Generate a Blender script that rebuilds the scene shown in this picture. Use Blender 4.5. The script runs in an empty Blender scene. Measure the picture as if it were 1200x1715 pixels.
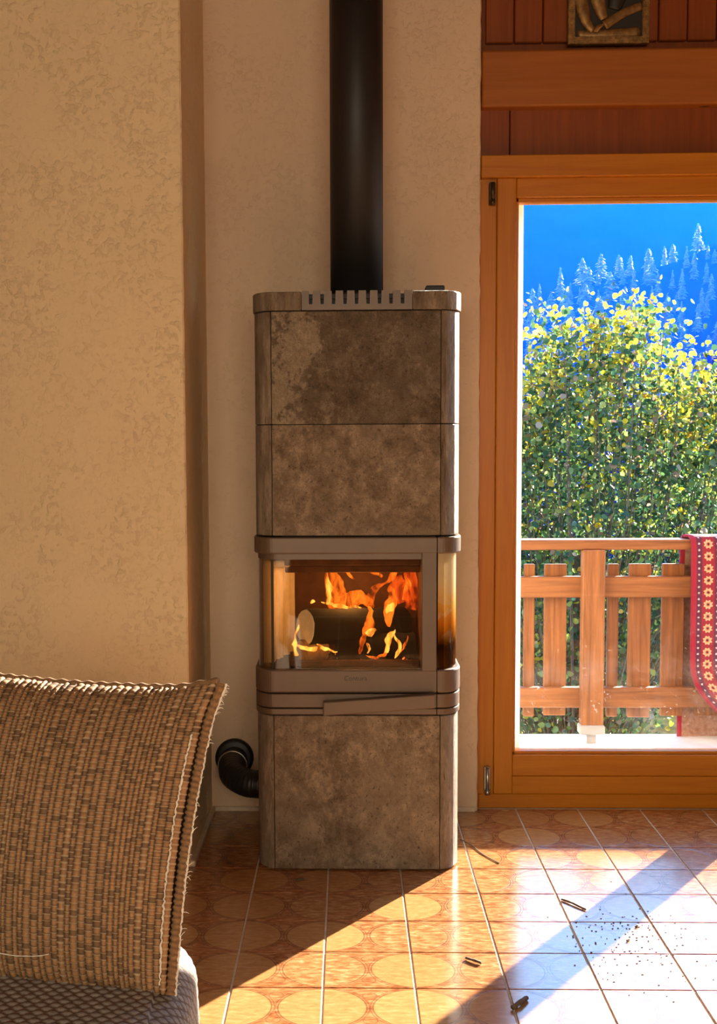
import bpy, bmesh, math, random
from mathutils import Vector, Matrix, noise
random.seed(7)
SC = bpy.context.scene
COL = SC.collection
R2 = random.Random(11)

# ------------------------------------------------------------------ camera
EYE = Vector((0, 0, 1.167))
PITCH, YAW, ROLL = 0.081819, -0.030386, 0.005712
F_PX, CX, CY = 2150.1, 515.9, 929.7
fwd = Vector((math.sin(YAW) * math.cos(PITCH), math.cos(YAW) * math.cos(PITCH), -math.sin(PITCH)))
r0 = Vector((math.cos(YAW), -math.sin(YAW), 0))
d0 = fwd.cross(r0)
right = r0 * math.cos(ROLL) + d0 * math.sin(ROLL)
down = -r0 * math.sin(ROLL) + d0 * math.cos(ROLL)
cam_data = bpy.data.cameras.new('camera')
cam = bpy.data.objects.new('camera', cam_data)
COL.objects.link(cam)
m = Matrix((right, -down, -fwd)).transposed().to_4x4()
m.translation = EYE
cam.matrix_world = m
cam_data.sensor_fit = 'HORIZONTAL'
cam_data.sensor_width = 36
cam_data.lens = F_PX / 1200 * 36
cam_data.shift_x = (600 - CX) / 1200
cam_data.shift_y = (CY - 857.5) / 1200
cam_data.clip_start = 0.05
cam_data.clip_end = 3000
SC.camera = cam

# ------------------------------------------------------------------ world, sun, fill lamp, exposure
SC.view_settings.view_transform = 'Standard'
SC.view_settings.look = 'None'
SC.view_settings.gamma = 1
SC.view_settings.use_curve_mapping = False
SC.view_settings.exposure = 0.6
SC.cycles.diffuse_bounces = 7
SC.cycles.max_bounces = 16
SC.cycles.transparent_max_bounces = 24
SC.cycles.volume_bounces = 1
SC.cycles.sample_clamp_indirect = 6
world = bpy.data.worlds.new('sky')
SC.world = world
world.use_nodes = True
wn, wl = world.node_tree.nodes, world.node_tree.links
wn.clear()
sky = wn.new('ShaderNodeTexSky')
sky.sky_type = 'NISHITA'
sky.sun_disc = False
SUN_EL = math.atan(0.364)
SUN_AZ = math.atan2(0.5513, 0.8343)
sky.sun_elevation = SUN_EL
sky.sun_rotation = SUN_AZ
sky.altitude = 1500
sky.air_density = 1.0
sky.dust_density = 0.2
sky.ozone_density = 3.0
bg = wn.new('ShaderNodeBackground')
bg.inputs['Strength'].default_value = 0.95
wo = wn.new('ShaderNodeOutputWorld')
wl.new(sky.outputs[0], bg.inputs[0])
wl.new(bg.outputs[0], wo.inputs[0])
sun_data = bpy.data.lights.new('sun', 'SUN')
sun_data.energy = 28.0
sun_data.angle = 0.0093
sun_data.color = (1.0, 0.9, 0.76)
sun = bpy.data.objects.new('sun', sun_data)
sun_dir = Vector((-0.5513 * math.cos(SUN_EL), -0.8343 * math.cos(SUN_EL), -math.sin(SUN_EL)))
sun.rotation_euler = sun_dir.to_track_quat('-Z', 'Y').to_euler()
sun.location = (6, 12, 8)
COL.objects.link(sun)


def area_light(name, loc, aim, sx, sy, power, color):
    ld = bpy.data.lights.new(name, 'AREA')
    ld.shape = 'RECTANGLE'
    ld.size, ld.size_y, ld.energy, ld.color = sx, sy, power, color
    o = bpy.data.objects.new(name, ld)
    o.location = loc
    o.rotation_euler = (Vector(aim) - Vector(loc)).to_track_quat('-Z', 'Y').to_euler()
    COL.objects.link(o)
    return o


# warm fill lamp added behind the viewer to brighten the room
area_light('front_fill', (0.0, -1.93, 1.3), (0.0, 0, 1.0), 2.0, 1.3, 74, (1.0, 0.89, 0.66))


# ------------------------------------------------------------------ material helpers
class NT:
    def __init__(self, name):
        self.m = bpy.data.materials.new(name)
        self.m.use_nodes = True
        self.t = self.m.node_tree
        self.t.nodes.clear()
        self.out = self.t.nodes.new('ShaderNodeOutputMaterial')

    def n(self, kind, **kw):
        nd = self.t.nodes.new('ShaderNode' + kind)
        for k, v in kw.items():
            if k.startswith('i_'):
                nd.inputs[k[2:].replace('_', ' ')].default_value = v
            else:
                setattr(nd, k, v)
        return nd

    def l(self, a, b):
        self.t.links.new(a, b)

    def math(self, op, a, b=None, clamp=False):
        nd = self.n('Math', operation=op, use_clamp=clamp)
        for i, v in enumerate((a, b)):
            if v is None:
                continue
            if isinstance(v, (int, float)):
                nd.inputs[i].default_value = v
            else:
                self.l(v, nd.inputs[i])
        return nd.outputs[0]

    def step(self, v, lo, hi):
        nd = self.n('MapRange', interpolation_type='SMOOTHSTEP')
        nd.inputs['From Min'].default_value = lo
        nd.inputs['From Max'].default_value = hi
        self.l(v, nd.inputs['Value'])
        return nd.outputs[0]

    def mix(self, fac, a, b, blend='MIX'):
        nd = self.n('Mix', data_type='RGBA', blend_type=blend)
        for s, v in ((nd.inputs['Factor'], fac), (nd.inputs['A'], a), (nd.inputs['B'], b)):
            if isinstance(v, (int, float)):
                s.default_value = v
            elif isinstance(v, tuple):
                s.default_value = (*v, 1) if s.type == 'RGBA' else v
            else:
                self.l(v, s)
        return nd.outputs['Result']

    def coord(self, kind='Object', scale=(1, 1, 1)):
        tc = self.n('TexCoord')
        mp = self.n('Mapping')
        mp.inputs['Scale'].default_value = scale
        self.l(tc.outputs[kind], mp.inputs[0])
        return mp.outputs[0]

    def noise(self, vec, scale, detail=4, rough=0.55, dist=0.0):
        nd = self.n('TexNoise')
        nd.inputs['Scale'].default_value = scale
        nd.inputs['Detail'].default_value = detail
        nd.inputs['Roughness'].default_value = rough
        nd.inputs['Distortion'].default_value = dist
        self.l(vec, nd.inputs['Vector'])
        return nd.outputs[0]

    def ramp(self, fac, *stops):
        nd = self.n('ValToRGB')
        e = nd.color_ramp.elements
        while len(e) < len(stops):
            e.new(0.5)
        for k, (p, c) in enumerate(stops):
            e[k].position = p
            e[k].color = (*c, 1) if isinstance(c, tuple) else (c, c, c, 1)
        self.l(fac, nd.inputs[0])
        return nd.outputs[0]

    def bump(self, h, strength=0.5, dist=0.01, normal=None):
        nd = self.n('Bump')
        nd.inputs['Strength'].default_value = strength
        nd.inputs['Distance'].default_value = dist
        self.l(h, nd.inputs['Height'])
        if normal is not None:
            self.l(normal, nd.inputs['Normal'])
        return nd.outputs[0]

    def bsdf(self, color, rough=0.5, normal=None, **kw):
        b = self.n('BsdfPrincipled')
        for s, v in ((b.inputs['Base Color'], color), (b.inputs['Roughness'], rough)):
            if isinstance(v, tuple):
                s.default_value = (*v, 1)
            elif isinstance(v, (int, float)):
                s.default_value = v
            else:
                self.l(v, s)
        for k, v in kw.items():
            b.inputs[k.replace('_', ' ')].default_value = v
        if normal is not None:
            self.l(normal, b.inputs['Normal'])
        return b.outputs[0]

    def done(self, shader):
        self.l(shader, self.out.inputs[0])
        return self.m


def plain(name, color, rough=0.5, var=0.12, scale=30, **kw):
    t = NT(name)
    f = t.noise(t.coord(), scale)
    c = t.ramp(f, (0.3, tuple(x * (1 - var) for x in color)), (0.7, tuple(min(1, x * (1 + var)) for x in color)))
    return t.done(t.bsdf(c, rough, **kw))


def make_plaster(name, color, amount=1.0):
    t = NT(name)
    co = t.coord()
    big = t.noise(co, 2.2, 3)
    c = t.ramp(big, (0.3, tuple(x * 0.94 for x in color)), (0.7, color))
    a = t.noise(co, 55, 6, 0.6, 0.5)
    b = t.noise(co, 140, 4, 0.6)
    msk = t.step(t.noise(co, 7, 3), 0.35, 0.65)
    ridges = t.step(a, 0.5, 0.68)
    h = t.math('ADD', t.math('MULTIPLY', ridges, t.math('ADD', t.math('MULTIPLY', msk, 0.9), 0.25)), t.math('MULTIPLY', b, 0.35))
    return t.done(t.bsdf(c, 0.92, t.bump(h, 0.55 * amount, 0.006)))


def make_wood(name, dark, light, axis, rough=0.4, knots=False, coat=0.25, fine=1.0):
    t = NT(name)
    sc = [34 * fine, 34 * fine, 34 * fine]
    sc['xyz'.index(axis)] = 1.6
    co = t.coord('Object', tuple(sc))
    g = t.noise(co, 1.0, 6, 0.6, 0.8)
    g2 = t.noise(co, 4.2, 3, 0.6)
    f = t.math('ADD', t.math('MULTIPLY', g, 0.75), t.math('MULTIPLY', g2, 0.25))
    c = t.ramp(f, (0.32, dark), (0.5, tuple((a + b) / 2 for a, b in zip(dark, light))), (0.68, light))
    if knots:
        ks = [9.0, 9.0, 9.0]
        ks['xyz'.index(axis)] = 5.0
        v = t.n('TexVoronoi', feature='F1')
        v.inputs['Scale'].default_value = 1.0
        t.l(t.coord('Object', tuple(ks)), v.inputs['Vector'])
        k = t.step(v.outputs['Distance'], 0.11, 0.05)
        sep = t.n('SeparateColor')
        t.l(v.outputs['Color'], sep.inputs[0])
        k = t.math('MULTIPLY', k, t.step(sep.outputs[0], 0.45, 0.5))
        c = t.mix(k, c, tuple(x * 0.22 for x in dark))
    return t.done(t.bsdf(c, rough, t.bump(f, 0.12, 0.002), Coat_Weight=coat, Coat_Roughness=0.25, Specular_IOR_Level=0.3))


def make_metal(name, color, rough=0.42, metallic=0.35):
    t = NT(name)
    co = t.coord()
    f = t.noise(co, 9, 3)
    c = t.ramp(f, (0.3, tuple(x * 0.88 for x in color)), (0.7, color))
    h = t.noise(co, 900, 2)
    return t.done(t.bsdf(c, rough, t.bump(h, 0.06, 0.0005), Metallic=metallic))


def make_stone(name, vertical=False, patches=0.0, gain=1.35):
    t = NT(name)
    g3 = lambda r, g, b: (r * gain, g * gain, b * gain)
    st = (1, 1, 0.22) if vertical else (1, 1, 0.85)
    co = t.coord('Object', st)
    n0 = t.noise(co, 4.5, 4, 0.55, 0.3)
    n1 = t.noise(co, 24, 12, 0.78, 0.15)
    n2 = t.noise(co, 120, 8, 0.75, 0.1)
    v1 = t.noise(co, 17, 8, 0.62, 0.5)
    c = t.ramp(n1, (0.36, g3(0.11, 0.08, 0.054)), (0.5, g3(0.21, 0.158, 0.11)), (0.64, g3(0.38, 0.30, 0.215)))
    c = t.mix(t.math('MULTIPLY', t.step(n0, 0.42, 0.66), 0.5), c, g3(0.28, 0.225, 0.165))
    pits = t.step(n2, 0.43, 0.36)
    c = t.mix(t.math('MULTIPLY', pits, 0.75), c, (0.05, 0.034, 0.022))
    flecks = t.math('MULTIPLY', t.step(n2, 0.56, 0.64), t.step(n1, 0.44, 0.58))
    c = t.mix(t.math('MULTIPLY', flecks, 0.7), c, (0.62, 0.5, 0.35))  # stone flecks and pits, strengthened in colour to stand in for relief shading
    vein = t.math('SUBTRACT', 1.0, t.step(t.math('ABSOLUTE', t.math('SUBTRACT', v1, 0.53)), 0.003, 0.016))
    vein = t.math('MULTIPLY', vein, t.step(n2, 0.42, 0.6))
    c = t.mix(t.math('MULTIPLY', vein, 0.5), c, (0.58, 0.48, 0.34))
    if patches:
        # pale talc patches, dense at the left of the panel (marks of the stone itself)
        sp = t.n('SeparateXYZ')
        t.l(t.coord('Object'), sp.inputs[0])
        left = t.step(sp.outputs[0], 0.08, -0.23)
        pn = t.noise(t.coord('Object', (1, 1, 0.8)), 9, 12, 0.72, 0.1)
        fn = t.noise(t.coord('Object', (1, 1, 0.8)), 70, 8, 0.7)
        thr = t.math('ADD', t.math('ADD', t.math('MULTIPLY', pn, 0.75), t.math('MULTIPLY', fn, 0.25)), t.math('MULTIPLY', left, 0.19))
        k = t.math('MULTIPLY', t.step(thr, 0.64, 0.69), patches)
        c = t.mix(k, c, t.ramp(n2, (0.35, (0.42, 0.33, 0.22)), (0.62, (0.72, 0.6, 0.43))))
    h = t.math('ADD', t.math('ADD', n1, t.math('MULTIPLY', n2, 0.5)), t.math('MULTIPLY', vein, 0.12))
    return t.done(t.bsdf(c, 0.42, t.bump(h, 1.0, 0.02)))


def make_tile():
    t = NT('glazed_tile')
    geo = t.n('NewGeometry')
    sp = t.n('SeparateXYZ')
    t.l(geo.outputs['Position'], sp.inputs[0])
    X = t.math('DIVIDE', t.math('SUBTRACT', sp.outputs[0], TX0), TS)
    Y = t.math('DIVIDE', t.math('SUBTRACT', sp.outputs[1], TY0), TS)
    ci = t.math('ROUND', X)                       # circle centred on the joint between two tiles
    rj = t.math('FLOOR', Y)
    dx = t.math('SUBTRACT', X, ci)
    dy = t.math('SUBTRACT', t.math('SUBTRACT', Y, rj), 0.5)
    rad = t.math('SQRT', t.math('ADD', t.math('POWER', dx, 2), t.math('POWER', dy, 2)))
    cmb = t.n('CombineXYZ')
    t.l(ci, cmb.inputs[0])
    t.l(rj, cmb.inputs[1])
    wn_ = t.n('TexWhiteNoise', noise_dimensions='2D')
    t.l(cmb.outputs[0], wn_.inputs['Vector'])
    tone = wn_.outputs['Value']
    pos = t.n('Mapping')
    pos.inputs['Scale'].default_value = (34, 90, 1)
    t.l(geo.outputs['Position'], pos.inputs[0])
    fleck = t.noise(pos.outputs[0], 1.0, 5, 0.65, 0.4)
    flat = t.ramp(tone, (0.0, (0.38, 0.175, 0.055)), (0.5, (0.44, 0.22, 0.075)), (1.0, (0.52, 0.29, 0.105)))
    mott = t.ramp(fleck, (0.36, (0.24, 0.075, 0.026)), (0.52, (0.41, 0.185, 0.072)), (0.66, (0.56, 0.33, 0.16)))
    inside = t.mix(t.math('ADD', t.math('MULTIPLY', t.step(tone, 0.42, 0.5), 0.45), 0.12), mott, flat)
    between = t.ramp(fleck, (0.36, (0.24, 0.075, 0.026)), (0.52, (0.39, 0.16, 0.06)), (0.66, (0.52, 0.28, 0.13)))
    c = t.mix(t.step(rad, 0.475, 0.46), between, inside)
    # two fine dark rings and the small curl between the circles
    ring = t.math('SUBTRACT', 1.0, t.step(t.math('ABSOLUTE', t.math('SUBTRACT', rad, 0.466)), 0.004, 0.011))
    ring2 = t.math('SUBTRACT', 1.0, t.step(t.math('ABSOLUTE', t.math('SUBTRACT', rad, 0.498)), 0.003, 0.009))
    dx2 = t.math('SUBTRACT', 0.5, t.math('ABSOLUTE', dx))
    dy2 = t.math('SUBTRACT', t.math('ABSOLUTE', dy), 0.3)
    r3 = t.math('SQRT', t.math('ADD', t.math('POWER', t.math('MULTIPLY', dx2, 1.0), 2), t.math('POWER', dy2, 2)))
    ring3 = t.math('SUBTRACT', 1.0, t.step(t.math('ABSOLUTE', t.math('SUBTRACT', r3, 0.075)), 0.004, 0.012))
    lines = t.math('MAXIMUM', t.math('MAXIMUM', ring, t.math('MULTIPLY', ring2, 0.8)), t.math('MULTIPLY', ring3, 0.7))
    c = t.mix(t.math('MULTIPLY', lines, 0.6), c, (0.09, 0.03, 0.014))
    wav = t.n('Mapping')
    wav.inputs['Scale'].default_value = (26, 95, 1)
    t.l(geo.outputs['Position'], wav.inputs[0])
    hw = t.noise(wav.outputs[0], 1.0, 4, 0.6, 0.6)
    h = t.math('SUBTRACT', t.math('MULTIPLY', hw, 0.5), t.math('MULTIPLY', lines, 0.25))
    return t.done(t.bsdf(c, 0.17, t.bump(h, 0.2, 0.0022), IOR=1.75))


TX0, TY0, TS = -0.2554, 3.9078, 0.2
M = {}
M['plaster_warm'] = make_plaster('plaster_warm', (0.86, 0.67, 0.41))
M['plaster_niche'] = make_plaster('plaster_niche', (0.76, 0.57, 0.40), 0.8)
M['wall_plain'] = make_wood('wall_boards', (0.3, 0.14, 0.05), (0.42, 0.22, 0.09), 'z', 0.5)
M['tile'] = make_tile()
M['grout'] = plain('grout', (0.62, 0.56, 0.48), 0.9, 0.15, 60)
M['pine_v'] = make_wood('pine_door_upright', (0.42, 0.125, 0.004), (0.56, 0.205, 0.008), 'z', 0.4, False, 0.08)
M['pine_h'] = make_wood('pine_door_crosswise', (0.42, 0.125, 0.004), (0.56, 0.205, 0.008), 'x', 0.4, True, 0.08)
M['panel_v'] = make_wood('red_brown_boards', (0.19, 0.038, 0.004), (0.29, 0.068, 0.008), 'z', 0.45, False, 0.05)
M['beam'] = make_wood('pine_beam', (0.30, 0.085, 0.010), (0.40, 0.125, 0.016), 'x', 0.45, True, 0.05)
M['ceiling'] = make_wood('ceiling_boards', (0.14, 0.05, 0.015), (0.22, 0.09, 0.03), 'y', 0.5)
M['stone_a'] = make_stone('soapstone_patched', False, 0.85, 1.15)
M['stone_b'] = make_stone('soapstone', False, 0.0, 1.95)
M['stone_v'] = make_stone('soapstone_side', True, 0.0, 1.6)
M['stove_metal'] = make_metal('grey_brown_enamel', (0.15, 0.098, 0.065), 0.45, 0.2)
M['stove_dark'] = make_metal('dark_cast_iron', (0.03, 0.026, 0.024), 0.6, 0.2)
M['pipe'] = make_metal('black_pipe_paint', (0.022, 0.018, 0.017), 0.5, 0.2)
M['rubber'] = make_metal('black_foil_hose', (0.012, 0.012, 0.013), 0.45, 0.0)
M['steel'] = make_metal('zinc_steel', (0.5, 0.48, 0.44), 0.3, 0.9)
M['bronze'] = make_metal('dark_bronze', (0.09, 0.055, 0.03), 0.4, 0.6)
M['liner'] = plain('vermiculite_liner', (0.78, 0.66, 0.45), 0.8, 0.1, 40)
M['brick_dark'] = plain('sooty_firebrick', (0.10, 0.04, 0.02), 0.85, 0.3, 25)
M['cream_strip'] = plain('cream_strip', (0.66, 0.54, 0.4), 0.6)
M['white_frame'] = plain('white_frame', (0.8, 0.78, 0.74), 0.5, 0.03)
M['post_shoe'] = plain('galvanised_post_shoe', (0.3, 0.28, 0.25), 0.6, 0.05)
M['balcony_stone'] = plain('pale_balcony_slab', (0.66, 0.63, 0.6), 0.8, 0.1, 8)
M['rail_v'] = make_wood('balcony_wood_upright', (0.13, 0.042, 0.011), (0.33, 0.128, 0.038), 'z', 0.55, False, 0.1)
M['rail_h'] = make_wood('balcony_wood_crosswise', (0.13, 0.042, 0.011), (0.33, 0.128, 0.038), 'x', 0.55, False, 0.1)
M['bark'] = plain('bark', (0.10, 0.07, 0.05), 0.9, 0.4, 14)
M['twig'] = plain('twig_bark', (0.12, 0.075, 0.045), 0.85, 0.3, 90)
M['earth'] = plain('autumn_ground', (0.05, 0.045, 0.02), 1.0, 0.5, 1.5, Specular_IOR_Level=0.0)
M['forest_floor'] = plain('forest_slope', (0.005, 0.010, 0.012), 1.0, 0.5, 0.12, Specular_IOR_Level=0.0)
M['char'] = plain('charred_bark', (0.009, 0.006, 0.005), 0.9, 0.5, 40)
M['log_end'] = plain('cut_wood', (0.92, 0.88, 0.8), 0.8, 0.1, 50)
M['log_bark'] = plain('log_bark', (0.45, 0.26, 0.12), 0.85, 0.3, 40)
M['logo'] = plain('dark_lettering', (0.03, 0.024, 0.02), 0.5)
M['thread'] = plain('white_thread', (0.82, 0.74, 0.62), 0.9)
M['flake'] = plain('dry_leaf', (0.6, 0.4, 0.2), 0.8)


def make_glass(name, tint=(1, 1, 1), dirt=0.0, soot=False):
    t = NT(name)
    tr = t.n('BsdfTransparent')
    tr.inputs[0].default_value = (*tint, 1)
    gl = t.n('BsdfGlossy')
    gl.inputs['Roughness'].default_value = 0.02
    fr = t.n('Fresnel')
    fr.inputs[0].default_value = 1.45
    mx = t.n('MixShader')
    t.l(t.math('MINIMUM', fr.outputs[0], 0.6), mx.inputs[0])
    t.l(tr.outputs[0], mx.inputs[1])
    t.l(gl.outputs[0], mx.inputs[2])
    res = mx.outputs[0]
    if dirt:
        # smears and splashes low on the pane
        sp = t.n('SeparateXYZ')
        t.l(t.coord('Object'), sp.inputs[0])
        low = t.step(sp.outputs[2], 0.75, 0.2)
        a = t.step(t.noise(t.coord('Object', (3, 3, 3)), 2.0, 5, 0.7), 0.45, 0.75)
        b = t.step(t.noise(t.coord('Object', (1, 1, 1)), 70, 3, 0.6, 2.0), 0.66, 0.74)
        k = t.math('MULTIPLY', low, t.math('ADD', t.math('MULTIPLY', a, 0.012), t.math('MULTIPLY', b, 0.14)))
        k = t.math('MULTIPLY', k, dirt)
        df = t.n('BsdfTranslucent')
        df.inputs[0].default_value = (0.8, 0.78, 0.74, 1)
        m2 = t.n('MixShader')
        t.l(k, m2.inputs[0])
        t.l(res, m2.inputs[1])
        t.l(df.outputs[0], m2.inputs[2])
        res = m2.outputs[0]
    if soot:
        sp = t.n('SeparateXYZ')
        t.l(t.coord('Object'), sp.inputs[0])
        nz = t.noise(t.coord('Object', (40, 40, 9)), 1.0, 4)
        blob = t.step(t.noise(t.coord('Object', (1, 1, 1)), 26, 2), 0.56, 0.62)
        z = t.math('ADD', sp.outputs[2], t.math('MULTIPLY', t.math('SUBTRACT', nz, 0.5), 0.06))
        c = t.ramp(t.step(z, 0.57, 0.84), (0.0, (0.10, 0.03, 0.006)), (0.12, (0.04, 0.012, 0.003)), (0.4, (0.7, 0.26, 0.02)), (0.7, (0.85, 0.55, 0.16)), (1.0, (0.85, 0.75, 0.55)))
        c = t.mix(t.math('MULTIPLY', t.math('MULTIPLY', blob, t.step(z, 0.64, 0.7)), 0.45), c, (0.8, 0.7, 0.5))
        df = t.n('BsdfTranslucent')
        t.l(c, df.inputs[0])
        d2 = t.n('BsdfDiffuse')
        t.l(c, d2.inputs[0])
        md = t.n('MixShader')
        md.inputs[0].default_value = 0.35
        t.l(df.outputs[0], md.inputs[1])
        t.l(d2.outputs[0], md.inputs[2])
        m2 = t.n('MixShader')
        m2.inputs[0].default_value = 0.72
        t.l(res, m2.inputs[1])
        t.l(md.outputs[0], m2.inputs[2])
        res = m2.outputs[0]
    return t.done(res)


M['door_glass'] = make_glass('door_glass', (0.97, 0.985, 0.98), 1.0)
M['window_glass'] = make_glass('window_glass', (0.97, 0.985, 0.98))
M['stove_glass'] = make_glass('stove_glass', (0.95, 0.88, 0.76))
M['soot_glass'] = make_glass('sooty_stove_glass', (0.9, 0.75, 0.5), 0, True)


def make_flame(name, c_lo, c_hi, strength, alpha):
    t = NT(name)
    n1 = t.noise(t.coord('Object', (34, 34, 14)), 1.0, 4, 0.6, 1.2)
    c = t.ramp(n1, (0.35, c_lo), (0.66, c_hi))
    em = t.n('Emission')
    em.inputs['Strength'].default_value = strength
    t.l(c, em.inputs[0])
    tr = t.n('BsdfTransparent')
    k = t.math('MULTIPLY', t.step(n1, 0.32, 0.68), alpha)
    mx = t.n('MixShader')
    t.l(k, mx.inputs[0])
    t.l(tr.outputs[0], mx.inputs[1])
    t.l(em.outputs[0], mx.inputs[2])
    return t.done(mx.outputs[0])


M['flame'] = make_flame('flame', (1.0, 0.1, 0.005), (1.0, 0.25, 0.02), 1.2, 0.7)
M['flame_hot'] = make_flame('flame_hot', (1.0, 0.24, 0.02), (1.0, 0.5, 0.09), 1.7, 0.95)
M['flame_dim'] = make_flame('flame_dim', (0.7, 0.03, 0.004), (1.0, 0.13, 0.012), 0.9, 0.6)


def make_ember():
    t = NT('ember_bed')
    n1 = t.noise(t.coord('Object', (1, 1, 1)), 60, 4)
    k = t.step(n1, 0.6, 0.68)
    b = t.bsdf((0.02, 0.013, 0.01), 0.9)
    em = t.n('Emission')
    em.inputs[0].default_value = (1, 0.16, 0.02, 1)
    em.inputs[1].default_value = 1.6
    mx = t.n('MixShader')
    t.l(k, mx.inputs[0])
    t.l(b, mx.inputs[1])
    t.l(em.outputs[0], mx.inputs[2])
    return t.done(mx.outputs[0])


M['ember'] = make_ember()


def make_leaf(name, stops):
    t = NT(name)
    g = t.n('NewGeometry')
    oi = t.n('ObjectInfo')
    rnd = t.math('FRACT', t.math('ADD', g.outputs['Random Per Island'], oi.outputs['Random']))
    c = t.ramp(rnd, *stops)
    d = t.bsdf(c, 0.3)
    tl = t.n('BsdfTranslucent')
    t.l(c, tl.inputs[0])
    mx = t.n('MixShader')
    mx.inputs[0].default_value = 0.5
    t.l(d, mx.inputs[1])
    t.l(tl.outputs[0], mx.inputs[2])
    return t.done(mx.outputs[0])


M['leaf_yellow'] = make_leaf('yellow_leaf', ((0, (0.55, 0.38, 0.015)), (0.4, (0.6, 0.47, 0.025)), (0.7, (0.36, 0.42, 0.05)), (1, (0.5, 0.24, 0.03))))
M['leaf_green'] = make_leaf('green_leaf', ((0, (0.025, 0.075, 0.04)), (0.35, (0.07, 0.15, 0.05)), (0.62, (0.18, 0.27, 0.07)), (0.8, (0.36, 0.38, 0.09)), (0.9, (0.22, 0.12, 0.07)), (1, (0.36, 0.29, 0.22))))
M['leaf_dark'] = make_leaf('dark_leaf', ((0, (0.015, 0.05, 0.03)), (0.55, (0.035, 0.10, 0.04)), (0.85, (0.10, 0.18, 0.05)), (1, (0.3, 0.32, 0.05))))
M['needle'] = make_leaf('conifer_needles', ((0, (0.06, 0.09, 0.06)), (0.5, (0.12, 0.16, 0.1)), (1, (0.22, 0.24, 0.15))))


def make_attr(name, attr, rough, fuzz=0.0):
    t = NT(name)
    a = t.n('VertexColor', layer_name=attr)
    f = t.noise(t.coord(), 260, 3)
    c = t.mix(t.math('MULTIPLY', f, 0.55), a.outputs[0], (0.03, 0.015, 0.008), 'MIX')
    return t.done(t.bsdf(c, rough, t.bump(f, 0.25, 0.001)))


M['weave'] = make_attr('woven_jute', 'tone', 0.75)
M['seat_fabric'] = make_attr('diamond_fabric', 'tone', 0.8)
M['chair_cloth'] = plain('brown_chair_cloth', (0.24, 0.17, 0.12), 0.9, 0.2, 120)


def make_rug():
    t = NT('red_rug_pile')
    uv = t.n('UVMap')
    sp = t.n('SeparateXYZ')
    t.l(uv.outputs[0], sp.inputs[0])
    nz = t.noise(uv.outputs[0], 240, 2)
    wob = t.math('MULTIPLY', t.math('SUBTRACT', t.noise(uv.outputs[0], 130, 3, 0.7), 0.5), 0.008)
    u, v = t.math('ADD', sp.outputs[0], wob), t.math('ADD', sp.outputs[1], wob)
    period = 0.1
    um = t.math('MODULO', t.math('SUBTRACT', u, 0.02), period)
    vm = t.math('SUBTRACT', t.math('MODULO', v, 0.051), 0.0255)
    inband = t.math('MULTIPLY', t.step(um, 0.022, 0.025), t.step(um, 0.078, 0.075))
    du = t.math('SUBTRACT', um, 0.05)
    rr = t.math('SQRT', t.math('ADD', t.math('POWER', du, 2), t.math('POWER', vm, 2)))
    at = t.math('ARCTAN2', vm, du)
    pet = t.math('ADD', rr, t.math('MULTIPLY', t.math('COSINE', t.math('MULTIPLY', at, 8)), 0.0028))
    red = t.mix(nz, (0.16, 0.006, 0.012), (0.26, 0.012, 0.022))
    purple = t.mix(nz, (0.05, 0.008, 0.022), (0.11, 0.018, 0.04))
    c = t.mix(inband, purple, red)
    fl = t.math('MULTIPLY', t.step(pet, 0.0185, 0.0165), inband)
    c = t.mix(fl, c, (0.46, 0.3, 0.15))
    c = t.mix(t.math('MULTIPLY', t.step(rr, 0.0095, 0.008), inband), c, (0.55, 0.12, 0.05))
    c = t.mix(t.math('MULTIPLY', t.step(rr, 0.006, 0.005), inband), c, (0.04, 0.012, 0.02))
    # small pale dots in the dark stripes
    dv = t.math('SUBTRACT', t.math('MODULO', v, 0.026), 0.013)
    d1 = t.math('SUBTRACT', um, 0.011)
    d2 = t.math('SUBTRACT', um, 0.088)
    for dd in (d1, d2):
        r2 = t.math('SQRT', t.math('ADD', t.math('POWER', dd, 2), t.math('POWER', dv, 2)))
        c = t.mix(t.math('MULTIPLY', t.step(r2, 0.0048, 0.0036), 0.9), c, (0.5, 0.4, 0.38))
    edge = t.step(u, 0.022, 0.02)
    c = t.mix(edge, c, t.mix(nz, (0.2, 0.004, 0.016), (0.29, 0.008, 0.026)))
    return t.done(t.bsdf(c, 0.95, t.bump(nz, 0.5, 0.003)))


M['rug'] = make_rug()


def make_rug_back():
    t = NT('rug_back')
    uv = t.n('UVMap')
    sp = t.n('SeparateXYZ')
    t.l(uv.outputs[0], sp.inputs[0])
    n1 = t.noise(uv.outputs[0], 60, 4)
    c = t.ramp(n1, (0.3, (0.26, 0.11, 0.065)), (0.7, (0.4, 0.24, 0.16)))
    c = t.mix(t.step(sp.outputs[0], 0.022, 0.018), c, (0.26, 0.006, 0.02))
    return t.done(t.bsdf(c, 0.95))


M['rug_back'] = make_rug_back()


def make_relief():
    t = NT('antique_copper_relief')
    f = t.noise(t.coord(), 60, 5)
    c = t.ramp(f, (0.3, (0.17, 0.085, 0.025)), (0.7, (0.40, 0.215, 0.065)))
    return t.done(t.bsdf(c, 0.45, t.bump(f, 0.4, 0.003), Metallic=0.5))


M['copper'] = make_relief()
M['copper_dark'] = make_metal('blackened_copper', (0.035, 0.028, 0.02), 0.5, 0.4)


# ------------------------------------------------------------------ object helpers
def world_loc(o):
    v = Vector((0, 0, 0))
    while o is not None:
        v += o.location
        o = o.parent
    return v


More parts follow.
